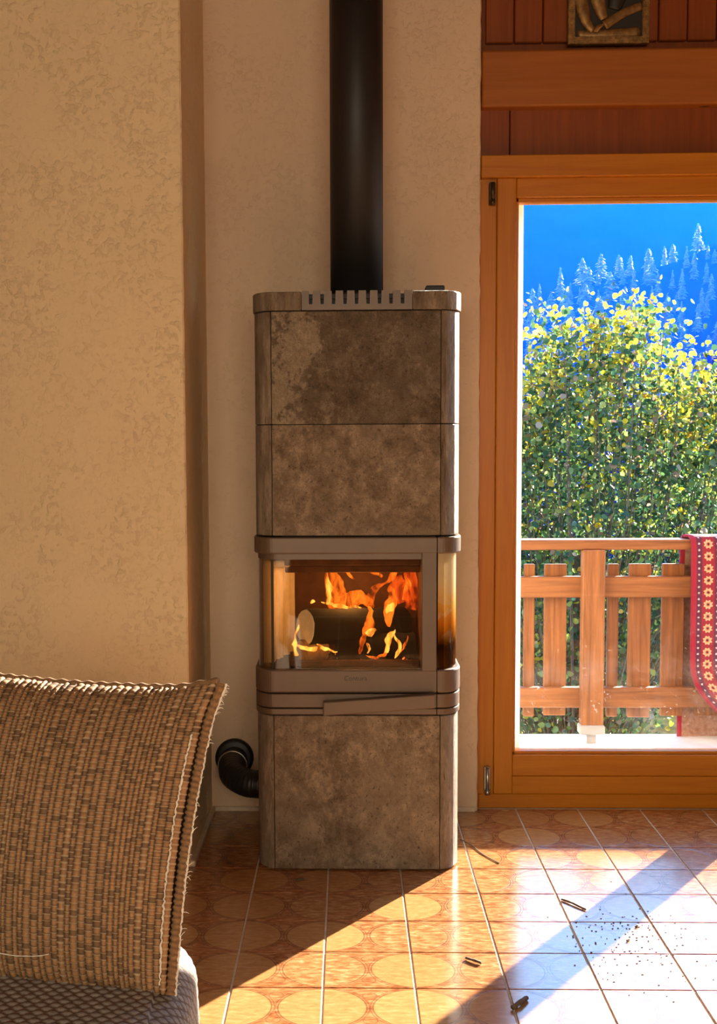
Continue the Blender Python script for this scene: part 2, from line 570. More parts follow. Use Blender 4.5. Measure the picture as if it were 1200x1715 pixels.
def obj(name, bm, mats, parent=None, smooth=False, origin=None):
    """Link a bmesh built in world coordinates as one object, child of parent."""
    if origin is None:
        origin = world_loc(parent) if parent is not None else Vector((0, 0, 0))
        rel = Vector((0, 0, 0))
    else:
        origin = Vector(origin)
        rel = origin - (world_loc(parent) if parent is not None else Vector((0, 0, 0)))
    if origin.length > 0:
        bmesh.ops.translate(bm, verts=bm.verts, vec=-origin)
    me = bpy.data.meshes.new(name)
    bm.to_mesh(me)
    bm.free()
    for mm in (mats if isinstance(mats, (list, tuple)) else [mats]):
        me.materials.append(mm)
    if smooth:
        for p in me.polygons:
            p.use_smooth = True
    o = bpy.data.objects.new(name, me)
    COL.objects.link(o)
    o.parent = parent
    o.location = rel
    return o


def tag(o, label=None, cat=None, group=None, kind=None):
    for k, v in (('label', label), ('category', cat), ('group', group), ('kind', kind)):
        if v:
            o[k] = v
    return o


def thing(name, loc, label=None, cat=None, group=None, kind=None):
    o = bpy.data.objects.new(name, None)
    o.empty_display_size = 0.1
    o.location = loc
    COL.objects.link(o)
    return tag(o, label, cat, group, kind)


def bbox(bm, x0, x1, y0, y1, z0, z1, bev=0.0, seg=1, mat=0):
    r = bmesh.ops.create_cube(bm, size=1)
    vs = r['verts']
    for v in vs:
        v.co = Vector(((x0 + x1) / 2 + v.co.x * (x1 - x0), (y0 + y1) / 2 + v.co.y * (y1 - y0), (z0 + z1) / 2 + v.co.z * (z1 - z0)))
    fs = {f for v in vs for f in v.link_faces}
    for f in fs:
        f.material_index = mat
    if bev:
        es = list({e for v in vs for e in v.link_edges})
        bmesh.ops.bevel(bm, geom=es, offset=bev, segments=seg, affect='EDGES', profile=0.5)
    return bm


def box(*a, **k):
    return bbox(bmesh.new(), *a, **k)


def prism(poly, z0, z1, bm=None, bev=0.0):
    bm = bm or bmesh.new()
    lo = [bm.verts.new((x, y, z0)) for x, y in poly]
    hi = [bm.verts.new((x, y, z1)) for x, y in poly]
    n = len(poly)
    fs = [bm.faces.new(lo[::-1]), bm.faces.new(hi)]
    for i in range(n):
        fs.append(bm.faces.new((lo[i], lo[(i + 1) % n], hi[(i + 1) % n], hi[i])))
    bmesh.ops.recalc_face_normals(bm, faces=fs)
    if bev:
        es = [e for e in bm.edges if len(e.link_faces) == 2 and (abs(e.verts[0].co.z - e.verts[1].co.z) < 1e-6)]
        bmesh.ops.bevel(bm, geom=es, offset=bev, segments=2, affect='EDGES', profile=0.5)
    return bm


def prism_y(poly, y0, y1, bm=None):
    """polygon in x,z extruded along y"""
    bm = bm or bmesh.new()
    a = [bm.verts.new((x, y0, z)) for x, z in poly]
    b = [bm.verts.new((x, y1, z)) for x, z in poly]
    n = len(poly)
    fs = [bm.faces.new(a), bm.faces.new(b[::-1])]
    for i in range(n):
        fs.append(bm.faces.new((a[i], b[i], b[(i + 1) % n], a[(i + 1) % n])))
    bmesh.ops.recalc_face_normals(bm, faces=fs)
    return bm


def tube(pts, radii, seg=10, bm=None, cap=True, flat=None, mat=0):
    bm = bm or bmesh.new()
    pts = [Vector(p) for p in pts]
    if not isinstance(radii, (list, tuple)):
        radii = [radii] * len(pts)
    rings = []
    prev = None
    for i, p in enumerate(pts):
        d = (pts[min(i + 1, len(pts) - 1)] - pts[max(i - 1, 0)]).normalized()
        if prev is None:
            a = d.orthogonal().normalized()
        else:
            a = (prev - d * prev.dot(d))
            a = a.normalized() if a.length > 1e-6 else d.orthogonal().normalized()
        prev = a
        b = d.cross(a)
        ring = []
        for k in range(seg):
            th = 2 * math.pi * k / seg
            off = (a * math.cos(th) + b * math.sin(th)) * radii[i]
            if flat:
                off = Vector((off.x, off.y * flat, off.z))
            ring.append(bm.verts.new(p + off))
        rings.append(ring)
    fs = []
    for i in range(len(rings) - 1):
        for k in range(seg):
            fs.append(bm.faces.new((rings[i][k], rings[i][(k + 1) % seg], rings[i + 1][(k + 1) % seg], rings[i + 1][k])))
    if cap:
        fs.append(bm.faces.new(rings[0][::-1]))
        fs.append(bm.faces.new(rings[-1]))
    for f in fs:
        f.material_index = mat
    bmesh.ops.recalc_face_normals(bm, faces=fs)
    return bm


def smooth_path(ctrl, n=8):
    c = [Vector(p) for p in ctrl]
    out = []
    for i in range(len(c) - 1):
        p0, p1, p2, p3 = c[max(i - 1, 0)], c[i], c[i + 1], c[min(i + 2, len(c) - 1)]
        for k in range(n):
            s = k / n
            out.append(0.5 * ((2 * p1) + (p2 - p0) * s + (2 * p0 - 5 * p1 + 4 * p2 - p3) * s * s + (3 * p1 - p0 - 3 * p2 + p3) * s ** 3))
    out.append(c[-1])
    return out


# ------------------------------------------------------------------ setting: floor
floor = obj('floor', box(-2.7, 4.5, -2.05, 4.3, -0.2, -0.003), M['grout'])
tag(floor, kind='structure')
tile_bm = box(-0.0975, 0.0975, -0.0985, 0.0985, -0.006, 0.0, bev=0.0012)
tile0 = obj('tile', tile_bm, M['tile'], floor)
far_bm = bmesh.new()
first = True
for i in range(-12, 24):
    for j in range(-1, 30):
        x, y = TX0 + (i + 0.5) * TS, TY0 - (j - 0.5) * TS
        if not (-2.6 < x < 4.45 and -1.9 < y < 4.2):
            continue
        if y > 3.514 and x < -0.5:
            continue
        if -0.87 < x < 1.9 and y > 2.0:
            if first:
                o, first = tile0, False
            else:
                o = tile0.copy()
                COL.objects.link(o)
                o.parent = floor
            o.location = (x, y, R2.uniform(-0.0004, 0.0002))
        else:
            bbox(far_bm, x - 0.0975, x + 0.0975, y - 0.0985, y + 0.0985, -0.006, 0)
tag(obj('tile_field', far_bm, M['tile'], floor), kind='stuff')


# ------------------------------------------------------------------ setting: walls
def rough_slab(name, x0, x1, y0, y1, z0, z1, mtl, wob=0.0, nx=1):
    """Box whose vertical edges waver a little, like thick hand-laid plaster."""
    bm = bmesh.new()
    nz = 90
    rings = []
    for k in range(nz + 1):
        z = z0 + (z1 - z0) * k / nz
        w = (noise.noise(Vector((x1 * 7, 3.1, z * 22))) + 0.5 * noise.noise(Vector((1.7, x1, z * 60)))) * wob
        rings.append([bm.verts.new(p) for p in ((x0, y0, z), (x1 + w - 0.004, y0, z), (x1 + w, y0 + 0.006, z), (x1 + w * 0.3, y1, z), (x0, y1, z))])
    fs = []
    for a, b in zip(rings, rings[1:]):
        for i in range(5):
            fs.append(bm.faces.new((a[i], a[(i + 1) % 5], b[(i + 1) % 5], b[i])))
    fs.append(bm.faces.new(rings[0][::-1]))
    fs.append(bm.faces.new(rings[-1]))
    bmesh.ops.recalc_face_normals(bm, faces=fs)
    return tag(obj(name, bm, mtl), kind='structure')


rough_slab('wall_left', -2.7, -0.441, 3.514, 4.3, -0.05, 2.8, M['plaster_warm'], 0.0016)
rough_slab('wall_niche', -0.46, 0.418, 4.085, 4.3, -0.05, 2.8, M['plaster_niche'], 0.0028)
tag(obj('wall_west', box(-2.7, -2.6, -2.05, 3.6, -0.05, 2.8), M['wall_plain']), kind='structure')
# right wall, and front wall with a window opening
bm = bmesh.new()
for a in ((4.4, 4.5, -2.05, 4.3, -0.05, 2.8),):
    bbox(bm, *a)
tag(obj('wall_right', bm, M['wall_plain']), kind='structure')
bm = bmesh.new()
for a in ((-2.7, -1.1, -2.1, -2.0, -0.05, 2.8), (1.1, 4.5, -2.1, -2.0, -0.05, 2.8), (-1.1, 1.1, -2.1, -2.0, -0.05, 0.75), (-1.1, 1.1, -2.1, -2.0, 2.15, 2.8)):
    bbox(bm, *a)
tag(obj('wall_front', bm, M['wall_plain']), kind='structure')


def window(name, along, a0, a1, z0, z1, p0, p1):
    w = thing(name, (0, 0, 0), kind='structure')
    def b(a, c, d, e):
        return box(a, c, p0, p1, d, e) if along == 'x' else box(p0, p1, a, c, d, e)
    mid = (a0 + a1) / 2
    for q in ((a0, a0 + 0.06, z0, z1), (a1 - 0.06, a1, z0, z1), (mid - 0.04, mid + 0.04, z0, z1), (a0, a1, z0, z0 + 0.06), (a0, a1, z1 - 0.06, z1)):
        obj('window_frame', b(*q), M['pine_v'], w)
    pm = (p0 + p1) / 2
    for q in ((a0 + 0.06, mid - 0.04), (mid + 0.04, a1 - 0.06)):
        g = box(q[0], q[1], pm - 0.002, pm + 0.002, z0 + 0.06, z1 - 0.06) if along == 'x' else box(pm - 0.002, pm + 0.002, q[0], q[1], z0 + 0.06, z1 - 0.06)
        obj('window_pane', g, M['window_glass'], w)


window('added_window_1', 'x', -1.1, 1.1, 0.75, 2.15, -2.08, -2.02)  # unseen window, added as a setting for the fill lamp
bm = bmesh.new()
cp = [(-1.25 + 2.5 * k / 120, -1.965 + 0.018 * math.sin(k * 1.1)) for k in range(121)]
prism(cp + [(x_, y_ - 0.004) for x_, y_ in cp[::-1]], 0.55, 2.3, bm=bm)
tag(obj('sky_screen', bm, plain('linen_screen', (0.75, 0.6, 0.42), 0.9)), 'unseen ochre linen sheet added behind the viewer to keep sky light out', 'sky_screen')  # unseen sheet added to block sky light from the opening
bm = box(-2.7, 4.5, -2.1, 4.3, 2.8, 2.9)
tag(obj('ceiling', bm, M['ceiling']), kind='structure')

# wooden wall around and above the balcony doors, clad with boards
bm = bmesh.new()
for a in ((0.40, 4.5, 4.17, 4.3, 2.085, 2.8), (4.03, 4.5, 4.17, 4.3, -0.05, 2.085), (0.40, 0.44, 4.17, 4.3, -0.05, 2.085)):
    bbox(bm, *a)
wall_back = tag(obj('wall_back', bm, M['panel_v']), kind='structure')
x = 0.437
k = 0
while x < 4.38:                                   # upright boards above the beam
    w = 0.0895
    obj('board', box(x + 0.0016, min(x + w, 4.39) - 0.0016, 4.148, 4.172, 2.432, 2.8, bev=0.003), M['panel_v'], wall_back)
    x += w
bm = box(0.42, 0.5135, 4.146, 4.172, 2.07, 2.3, bev=0.002)
obj('panel', bm, M['panel_v'], wall_back)
obj('panel', box(0.516, 4.39, 4.146, 4.172, 2.07, 2.3, bev=0.002), M['panel_v'], wall_back)
for i in range(4):
    obj('board', box(4.045 + i * 0.083, 4.125 + i * 0.083, 4.148, 4.172, 0.0, 2.08, bev=0.003), M['panel_v'], wall_back)
tag(obj('trim_1', box(0.4215, 4.4, 4.10, 4.2, 2.224, 2.396, bev=0.007, seg=2), M['beam']), kind='structure')
# baseboard strips in the niche
tag(obj('baseboard_niche', box(-0.441, 0.41, 4.073, 4.09, -0.002, 0.014, bev=0.003), M['cream_strip']), kind='structure')
tag(obj('baseboard_left', box(-0.445, -0.429, 3.516, 4.075, -0.002, 0.016, bev=0.003), M['cream_strip']), kind='structure')

# ------------------------------------------------------------------ setting: balcony doors
d1 = thing('door_1', (0.43, 4.14, 0), kind='structure')
FY0, FY1 = 4.118, 4.2
pv, ph = M['pine_v'], M['pine_h']
obj('frame_jamb', box(0.421, 0.474, 4.132, FY1, -0.002, 2.075, bev=0.002), pv, d1)
obj('frame_jamb', box(3.975, 4.03, 4.132, FY1, 0.0, 2.075, bev=0.002), pv, d1)
obj('frame_jamb', box(2.212, 2.252, 4.132, FY1, 0.0, 2.075, bev=0.002), pv, d1)
obj('frame_head', box(0.421, 4.03, 4.096, FY1, 2.01, 2.078, bev=0.003), ph, d1)
obj('threshold', box(0.424, 4.03, 4.126, 4.26, -0.002, 0.046, bev=0.003), ph, d1)
obj('outer_stop', box(0.44, 0.568, 4.206, 4.3, -0.05, 2.08), M['white_frame'], d1)
obj('outer_stop', box(3.9, 4.04, 4.206, 4.3, -0.05, 2.08), M['white_frame'], d1)
obj('outer_sill', box(0.44, 4.04, 4.206, 4.33, -0.05, 0.012), M['white_frame'], d1)


def door_leaf(dd, xa, xb, hinge_left=True):
    sw = 0.0605                                                     # stile
    y0, y1 = FY0, 4.182
    ga, gb = xa + sw, xb - sw
    obj('stile', box(xa, ga, y0, y1, 0.047, 2.012, bev=0.004, seg=2), pv, dd)
    obj('stile', box(gb, xb, y0, y1, 0.047, 2.012, bev=0.004, seg=2), pv, dd)
    obj('top_rail', box(ga, gb, y0 + 0.001, y1, 1.951, 2.012, bev=0.004, seg=2), ph, dd)
    obj('bottom_rail', box(ga, gb, y0 + 0.001, y1, 0.1065, 0.176, bev=0.003, seg=2), ph, dd)
    obj('bottom_board', box(ga, gb, y0 + 0.001, y1, 0.047, 0.1055, bev=0.003, seg=2), ph, dd)
    obj('glazing_bead', box(ga, ga + 0.009, y0 + 0.012, y1 - 0.006, 0.176, 1.951, bev=0.002), pv, dd)
    obj('glazing_bead', box(gb - 0.009, gb, y0 + 0.012, y1 - 0.006, 0.176, 1.951, bev=0.002), pv, dd)
    obj('glazing_bead', box(ga, gb, y0 + 0.012, y1 - 0.006, 1.938, 1.951, bev=0.002), ph, dd)
    obj('glazing_bead', box(ga, gb, y0 + 0.012, y1 - 0.006, 0.176, 0.186, bev=0.002), ph, dd)
    obj('glass_pane', box(ga + 0.004, gb - 0.004, 4.152, 4.156, 0.18, 1.945), M['door_glass'], dd)


door_leaf(d1, 0.4735, 1.325)


def hinge(dd, x, z0, z1, mtl):
    h = obj('hinge', box(x - 0.004, x + 0.016, 4.112, 4.136, z0, z1, bev=0.002), mtl, dd)
    obj('hinge_pin', tube([(x + 0.006, 4.104, z0 + 0.01), (x + 0.006, 4.104, z1 - 0.002)], 0.0065, 12), mtl, h, True)
    obj('hinge_knuckle', tube([(x + 0.006, 4.104, z0 - 0.004), (x + 0.006, 4.104, z0 + 0.012)], 0.0088, 12), mtl, h, True)


hinge(d1, 0.452, 1.93, 1.998, M['bronze'])
hinge(d1, 0.446, 0.052, 0.138, M['steel'])
d2 = thing('door_2', (2.1, 4.14, 0), kind='structure')
door_leaf(d2, 1.328, 2.211)
d3 = thing('added_door_3', (2.3, 4.14, 0), kind='structure')  # unseen door leaf, added to bring more sun onto the floor
door_leaf(d3, 2.254, 3.112)
d4 = thing('added_door_4', (3.9, 4.14, 0), kind='structure')  # second unseen leaf, added for the same extra sun
door_leaf(d4, 3.115, 3.974)
obj('door_handle', tube(smooth_path([(1.365, 4.12, 1.02), (1.365, 4.07, 1.02), (1.38, 4.06, 1.02), (1.48, 4.06, 1.02)], 5), 0.009, 10), M['bronze'], d2, True)

# ------------------------------------------------------------------ wood stove
CXS, W, YF, YB, RX, RY = 0.028, 0.281, 3.49, 3.95, 0.056, 0.088


def outline(off=0.0, x_from=None, x_to=None, n=12, yback=YB):
    """Plan of the stove seen from above, walked from the back left over the front to the back right, grown by off."""
    w, yf = W + off, YF - off
    pts = [(CXS - w, yback)]
    for k in range(n + 1):
        a = math.pi / 2 * k / n
        pts.append((CXS - w + RX - RX * math.cos(a), yf + RY - RY * math.sin(a)))
    for k in range(n + 1):
        a = math.pi / 2 * (1 - k / n)
        pts.append((CXS + w - RX + RX * math.cos(a), yf + RY - RY * math.sin(a)))
    pts.append((CXS + w, yback))
    return pts


def clip_x(pts, lo, hi):
    """Portion of a polyline with lo <= x <= hi (first and last kept on the limits)."""
    out = []
    for a, b in zip(pts, pts[1:]):
        for p, q in ((a, b),):
            t0, t1 = 0.0, 1.0
            dx = q[0] - p[0]
            if abs(dx) < 1e-9:
                if not lo <= p[0] <= hi:
                    continue
            else:
                ts = sorted(((lo - p[0]) / dx, (hi - p[0]) / dx))
                t0, t1 = max(0, ts[0]), min(1, ts[1])
                if t0 >= t1:
                    continue
            u = (p[0] + dx * t0, p[1] + (q[1] - p[1]) * t0)
            v = (p[0] + dx * t1, p[1] + (q[1] - p[1]) * t1)
            if not out or (Vector(out[-1]) - Vector(u)).length > 1e-6:
                out.append(u)
            out.append(v)
    return out


def shell(off, thick, lo, hi, z0, z1, bev=0.0):
    o_ = clip_x(outline(off), lo, hi)
    i_ = clip_x(outline(off - thick), max(lo, CXS - W - off + thick) if lo < CXS - W - off else lo, min(hi, CXS + W + off - thick) if hi > CXS + W + off else hi)
    return prism(o_ + i_[::-1], z0, z1, bev=bev)


stove = thing('wood_stove', (CXS, 3.72, 0), 'tall grey soapstone wood stove with curved corners and glass fire door, burning', 'stove')
XL, XR = CXS - W - 1, CXS + W + 1
SL, SR = -0.2035, 0.2535                       # seams between the corner panels and the front panel
G = 0.0011
smt, sdk = M['stove_metal'], M['stove_dark']
for z0, z1, mt, ins in ((0.004, 0.436, M['stone_b'], 0.0), (0.934, 1.2345, M['stone_b'], 0.0), (1.2365, 1.538, M['stone_a'], 0.0)):
    obj('front_panel', shell(ins, 0.028, SL + G, SR - G, z0, z1, 0.002), mt, stove)
    obj('corner_panel', shell(ins, 0.028, XL, SL - G, z0, z1, 0.002), M['stone_v'], stove)
    obj('corner_panel', shell(ins, 0.028, SR + G, XR, z0, z1, 0.002), M['stone_v'], stove)
obj('core', prism(outline(-0.027, yback=YB - 0.002), 0.002, 0.44), sdk, stove)
obj('core', prism(outline(-0.027, yback=YB - 0.002), 0.93, 1.575), sdk, stove)
obj('back_plate', box(CXS - W + 0.005, CXS + W - 0.005, YB - 0.012, YB, 0.004, 1.575), sdk, stove)
# top crown: stone corners, slotted metal grille, dark lid
obj('crown', shell(0.004, 0.03, XL, -0.121, 1.5405, 1.59, 0.003), M['stone_v'], stove)
obj('crown', shell(0.004, 0.03, 0.1775, XR, 1.5405, 1.59, 0.003), M['stone_v'], stove)
obj('top_plate', prism(outline(-0.01), 1.572, 1.582), sdk, stove)
gr = obj('grille', box(-0.1195, 0.176, 3.484, 3.512, 1.5405, 1.556), smt, stove)
obj('slot_shade_plate', box(-0.118, 0.175, 3.513, 3.53, 1.545, 1.586), sdk, stove)  # dark plate added so the slots look deep in shade
pitch = 0.0307
gx = -0.1195
bm = bmesh.new()
edges = [-0.1195] + [-0.0955 + i * pitch for i in range(9)]
for i in range(10):
    a = edges[i] + (0.0055 if i else 0)
    b = (-0.0955 + i * pitch - 0.0055) if i < 9 else 0.176
    tooth = prism_y([(a - (0.0012 if i else 0), 1.556), (b + (0.0012 if i < 9 else 0), 1.556), (b, 1.5915), (a, 1.5915)], 3.484, 3.512)
    obj('grille_tooth', tooth, smt, gr)
lever = prism([(0.217, 3.56), (0.268, 3.56), (0.268, 3.61), (0.217, 3.61)], 1.59, 1.613, bev=0.004)
obj('damper_lever', lever, sdk, stove)
# middle tier: metal bands, door, handle
XD = 0.2445                                    # right edge of the door
obj('upper_band', shell(0.006, 0.03, XL, XD - 0.0012, 0.884, 0.9295, 0.004), smt, stove)
obj('upper_band', shell(0.006, 0.03, XD + 0.0012, XR, 0.884, 0.9295, 0.004), smt, stove)
dr = obj('door', shell(0.005, 0.03, XL, XD - 0.0012, 0.5005, 0.565, 0.005), smt, stove)
obj('lower_band', shell(0.005, 0.03, XD + 0.0012, XR, 0.5005, 0.565, 0.005), smt, stove)
obj('door_stile', box(0.2025, XD - 0.0012, 3.4845, 3.51, 0.56, 0.888, bev=0.002), smt, dr)
obj('door_lip', shell(-0.004, 0.012, XL, 0.21, 0.868, 0.886), smt, dr)
for z0, z1 in ((0.4595, 0.4975), (0.44, 0.4565)):
    obj('base_band', shell(0.004, 0.03, XL, XD - 0.0012, z0, z1, 0.002), smt, stove)
    obj('base_band', shell(0.004, 0.03, XD + 0.0012, XR, z0, z1, 0.002), smt, stove)
obj('base_core', prism(outline(-0.02), 0.437, 0.562), sdk, stove)
bm = prism_y([(-0.067, 0.4805), (0.2385, 0.5025), (0.2385, 0.4645), (-0.067, 0.443)], 3.452, 3.484)
bmesh.ops.bevel(bm, geom=list(bm.edges), offset=0.003, segments=2, affect='EDGES', profile=0.5)
obj('door_handle', bm, smt, dr)
obj('glass_front', shell(-0.006, 0.005, XL, 0.206, 0.56, 0.888), M['stove_glass'], dr)
obj('glass_side', shell(-0.006, 0.005, 0.2475, XR, 0.56, 0.888), M['soot_glass'], stove)
obj('glass_post', box(CXS - W + 0.006, CXS - W + 0.018, 3.56, 3.578, 0.56, 0.888), smt, stove)
obj('glass_post', box(-0.2095, -0.2025, 3.503, 3.512, 0.56, 0.888), sdk, dr)
# firebox
obj('firebox_back', box(-0.19, 0.25, 3.84, 3.86, 0.55, 0.9), M['brick_dark'], stove)
obj('firebox_side', box(0.205, 0.222, 3.515, 3.85, 0.55, 0.9), M['brick_dark'], stove)
obj('firebox_floor', prism(outline(-0.014), 0.55, 0.566), sdk, stove)
for z0, z1, ya in ((0.868, 0.888, 3.53), (0.845, 0.868, 3.56), (0.822, 0.842, 3.60)):
    obj('baffle', box(-0.175, 0.21, ya, 3.85, z0, z1, bev=0.002), M['brick_dark'], stove)
lb = bmesh.new()                                # cream fluted liner along the left side of the firebox
prof = []
for k in range(41):
    s = k / 40
    prof.append((-0.215 + 0.055 * s + 0.006 * math.sin(s * 22) + 0.004 * math.sin(s * 51), 3.60 + 0.23 * s))
prism(prof + [(-0.172, 3.845), (-0.24, 3.845), (-0.24, 3.60)], 0.566, 0.866, bm=lb)
obj('firebox_liner', lb, M['liner'], stove)
obj('liner_cap', box(-0.235, -0.16, 3.59, 3.84, 0.838, 0.858, bev=0.006, seg=2), M['liner'], stove)
obj('grate', box(-0.16, 0.2, 3.53, 3.545, 0.566, 0.584, bev=0.003), M['brick_dark'], stove)
# maker's lettering on the door
fc = bpy.data.curves.new('lettering', 'FONT')
fc.body = 'Contura'
fc.size = 0.0185
fc.align_x, fc.align_y = 'CENTER', 'CENTER'
fc.extrude = 0.0004
fc.materials.append(M['logo'])
fo = bpy.data.objects.new('lettering', fc)
COL.objects.link(fo)
bpy.context.view_layer.update()
fm = bpy.data.meshes.new_from_object(fo.evaluated_get(bpy.context.evaluated_depsgraph_get()))
bpy.data.objects.remove(fo)
fo = bpy.data.objects.new('lettering', fm)
COL.objects.link(fo)
fo.parent = dr
fo.rotation_euler = (math.pi / 2, 0, 0)
fo.location = Vector((0.022, 3.4848, 0.541)) - world_loc(dr)
fire_l = bpy.data.lights.new('firelight', 'POINT')
fire_l.energy, fire_l.color, fire_l.shadow_soft_size = 1.3, (1.0, 0.48, 0.14), 0.05
fl_o = bpy.data.objects.new('firelight', fire_l)
fl_o.location = (0.02, 3.64, 0.77)
COL.objects.link(fl_o)

# logs, embers and flames inside the stove
def log(name, a, b, r, label, end_mat=None, bark='char'):
    a, b = Vector(a), Vector(b)
    t = thing(name, (a + b) / 2, label, 'log')
    pts = [a.lerp(b, k / 10) for k in range(11)]
    rad = [r * (1 + 0.07 * noise.noise(Vector((k * 0.9, r * 90, 2)))) for k in range(11)]
    bm = tube(pts, rad, 18, cap=False)
    for v in bm.verts:
        v.co += 0.05 * r * noise.noise_vector(v.co * 60)
    obj('bark', bm, M[bark], t, True)
    d = (b - a).normalized()
    for p, s in ((a, -1), (b, 1)):
        bm = tube([p - d * 0.003 * s, p + d * 0.001 * s], [r * 0.97, r * 0.93], 18)
        obj('cut_end', bm, M[end_mat] if (end_mat and s < 0) else M['char'], t)
    return t


log('firewood_log', (-0.118, 3.565, 0.672), (0.16, 3.74, 0.655), 0.052, 'charred firewood log with a pale cut end, topmost in the burning stove', 'log_end')
log('firewood_log', (-0.128, 3.56, 0.603), (-0.07, 3.60, 0.607), 0.034, 'short tan split log low at the left of the stove fire', 'log_bark', 'log_bark')
log('firewood_log', (-0.03, 3.63, 0.605), (0.19, 3.66, 0.607), 0.036, 'blackened log lying in the embers at the stove floor', None)
bm = bmesh.new()
for _ in range(110):
    s = R2.uniform(0.006, 0.016)
    x, y = R2.uniform(-0.13, 0.19), R2.uniform(3.55, 3.78)
    r = bmesh.ops.create_icosphere(bm, subdivisions=1, radius=s)
    for v in r['verts']:
        v.co = Vector((x + v.co.x, y + v.co.y, 0.572 + v.co.z * 0.7)) + noise.noise_vector(v.co * 99 + Vector((x, y, 0)) * 70) * 0.003
tag(obj('ember_bed', bm, M['ember']), 'bed of dark coals and glowing embers on the stove floor', 'embers', kind='stuff')
fire = thing('fire', (0.05, 3.66, 0.68), 'orange flames licking over the charred log behind the stove glass', 'fire')


def flame(ctrl, widths, mtl, flat=0.35):
    p = smooth_path(ctrl, 7)
    n = len(p)
    k = len(widths) - 1
    rad = []
    for i in range(n):
        s = i / (n - 1) * k
        j = min(int(s), k - 1)
        rad.append(widths[j] + (widths[j + 1] - widths[j]) * (s - j))
    bm = tube(p, rad, 12, flat=flat)
    for v in bm.verts:
        q = noise.noise_vector(v.co * 55)
        v.co += Vector((q.x, 0, q.z)) * 0.007
    obj('flame', bm, M[mtl], fire, True)


f1, f2, f3 = 'flame', 'flame_hot', 'flame_dim'
flame([(-0.03, 3.67, 0.715), (-0.032, 3.68, 0.76), (-0.045, 3.68, 0.80), (-0.042, 3.69, 0.835)], [0.028, 0.03, 0.022, 0.002], f1)
flame([(-0.055, 3.65, 0.73), (-0.052, 3.66, 0.775), (-0.058, 3.66, 0.818)], [0.006, 0.008, 0.001], f2)
flame([(-0.075, 3.6, 0.738), (-0.03, 3.62, 0.727), (0.01, 3.64, 0.717), (0.04, 3.65, 0.715)], [0.001, 0.006, 0.006, 0.001], f2)
flame([(-0.02, 3.72, 0.72), (0.03, 3.72, 0.735), (0.06, 3.72, 0.725)], [0.02, 0.024, 0.01], f1)
flame([(-0.02, 3.76, 0.83), (0.0, 3.76, 0.81), (0.02, 3.75, 0.785)], [0.001, 0.005, 0.001], f1)
flame([(0.055, 3.67, 0.72), (0.075, 3.66, 0.765), (0.105, 3.65, 0.785), (0.135, 3.65, 0.81), (0.15, 3.65, 0.868)], [0.018, 0.009, 0.007, 0.007, 0.001], f1)
flame([(0.05, 3.71, 0.823), (0.075, 3.71, 0.815), (0.105, 3.71, 0.797)], [0.001, 0.008, 0.003], f1)
flame([(0.09, 3.66, 0.772), (0.115, 3.65, 0.79), (0.14, 3.64, 0.83), (0.158, 3.64, 0.858), (0.172, 3.64, 0.866)], [0.002, 0.006, 0.012, 0.009, 0.001], f1)
flame([(0.115, 3.62, 0.665), (0.118, 3.62, 0.715), (0.128, 3.62, 0.755), (0.118, 3.63, 0.785)], [0.004, 0.018, 0.011, 0.001], f1)
flame([(0.107, 3.61, 0.71), (0.122, 3.61, 0.72), (0.13, 3.61, 0.735)], [0.006, 0.012, 0.003], f2)
flame([(0.185, 3.74, 0.70), (0.19, 3.74, 0.755), (0.184, 3.74, 0.80), (0.19, 3.74, 0.84)], [0.018, 0.022, 0.02, 0.004], f3)
flame([(0.165, 3.76, 0.72), (0.15, 3.76, 0.77), (0.16, 3.76, 0.8)], [0.022, 0.026, 0.006], f3)
flame([(0.168, 3.69, 0.735), (0.176, 3.69, 0.78), (0.17, 3.69, 0.81)], [0.007, 0.008, 0.001], f1)
flame([(0.035, 3.575, 0.595), (0.045, 3.575, 0.645), (0.06, 3.575, 0.675), (0.064, 3.58, 0.73)], [0.004, 0.009, 0.014, 0.004], f1)
flame([(0.06, 3.57, 0.65), (0.068, 3.57, 0.662), (0.085, 3.57, 0.662)], [0.009, 0.008, 0.001], f2)
flame([(0.054, 3.56, 0.6), (0.06, 3.56, 0.612), (0.055, 3.56, 0.632)], [0.002, 0.005, 0.001], f2)
flame([(0.055, 3.57, 0.594), (0.08, 3.57, 0.584), (0.105, 3.57, 0.594), (0.112, 3.57, 0.62)], [0.001, 0.004, 0.005, 0.003], f1)
flame([(0.11, 3.56, 0.60), (0.115, 3.56, 0.63), (0.118, 3.56, 0.65), (0.135, 3.56, 0.668)], [0.004, 0.008, 0.011, 0.001], f2)
flame([(0.13, 3.56, 0.65), (0.143, 3.56, 0.625), (0.138, 3.56, 0.6), (0.132, 3.56, 0.585)], [0.001, 0.005, 0.006, 0.001], f2)
flame([(0.145, 3.57, 0.6), (0.16, 3.57, 0.62), (0.168, 3.57, 0.645)], [0.001, 0.0035, 0.001], f1)
flame([(-0.142, 3.53, 0.60), (-0.147, 3.53, 0.632), (-0.138, 3.53, 0.685)], [0.006, 0.007, 0.001], f2)
flame([(-0.14, 3.53, 0.627), (-0.105, 3.52, 0.617), (-0.07, 3.52, 0.622), (-0.035, 3.52, 0.608)], [0.002, 0.007, 0.004, 0.001], f2)
flame([(-0.085, 3.53, 0.628), (-0.06, 3.52, 0.617), (-0.03, 3.52, 0.61)], [0.001, 0.005, 0.001], f2)
flame([(-0.104, 3.62, 0.733), (-0.1, 3.62, 0.739), (-0.094, 3.62, 0.737)], [0.002, 0.006, 0.002], f2)

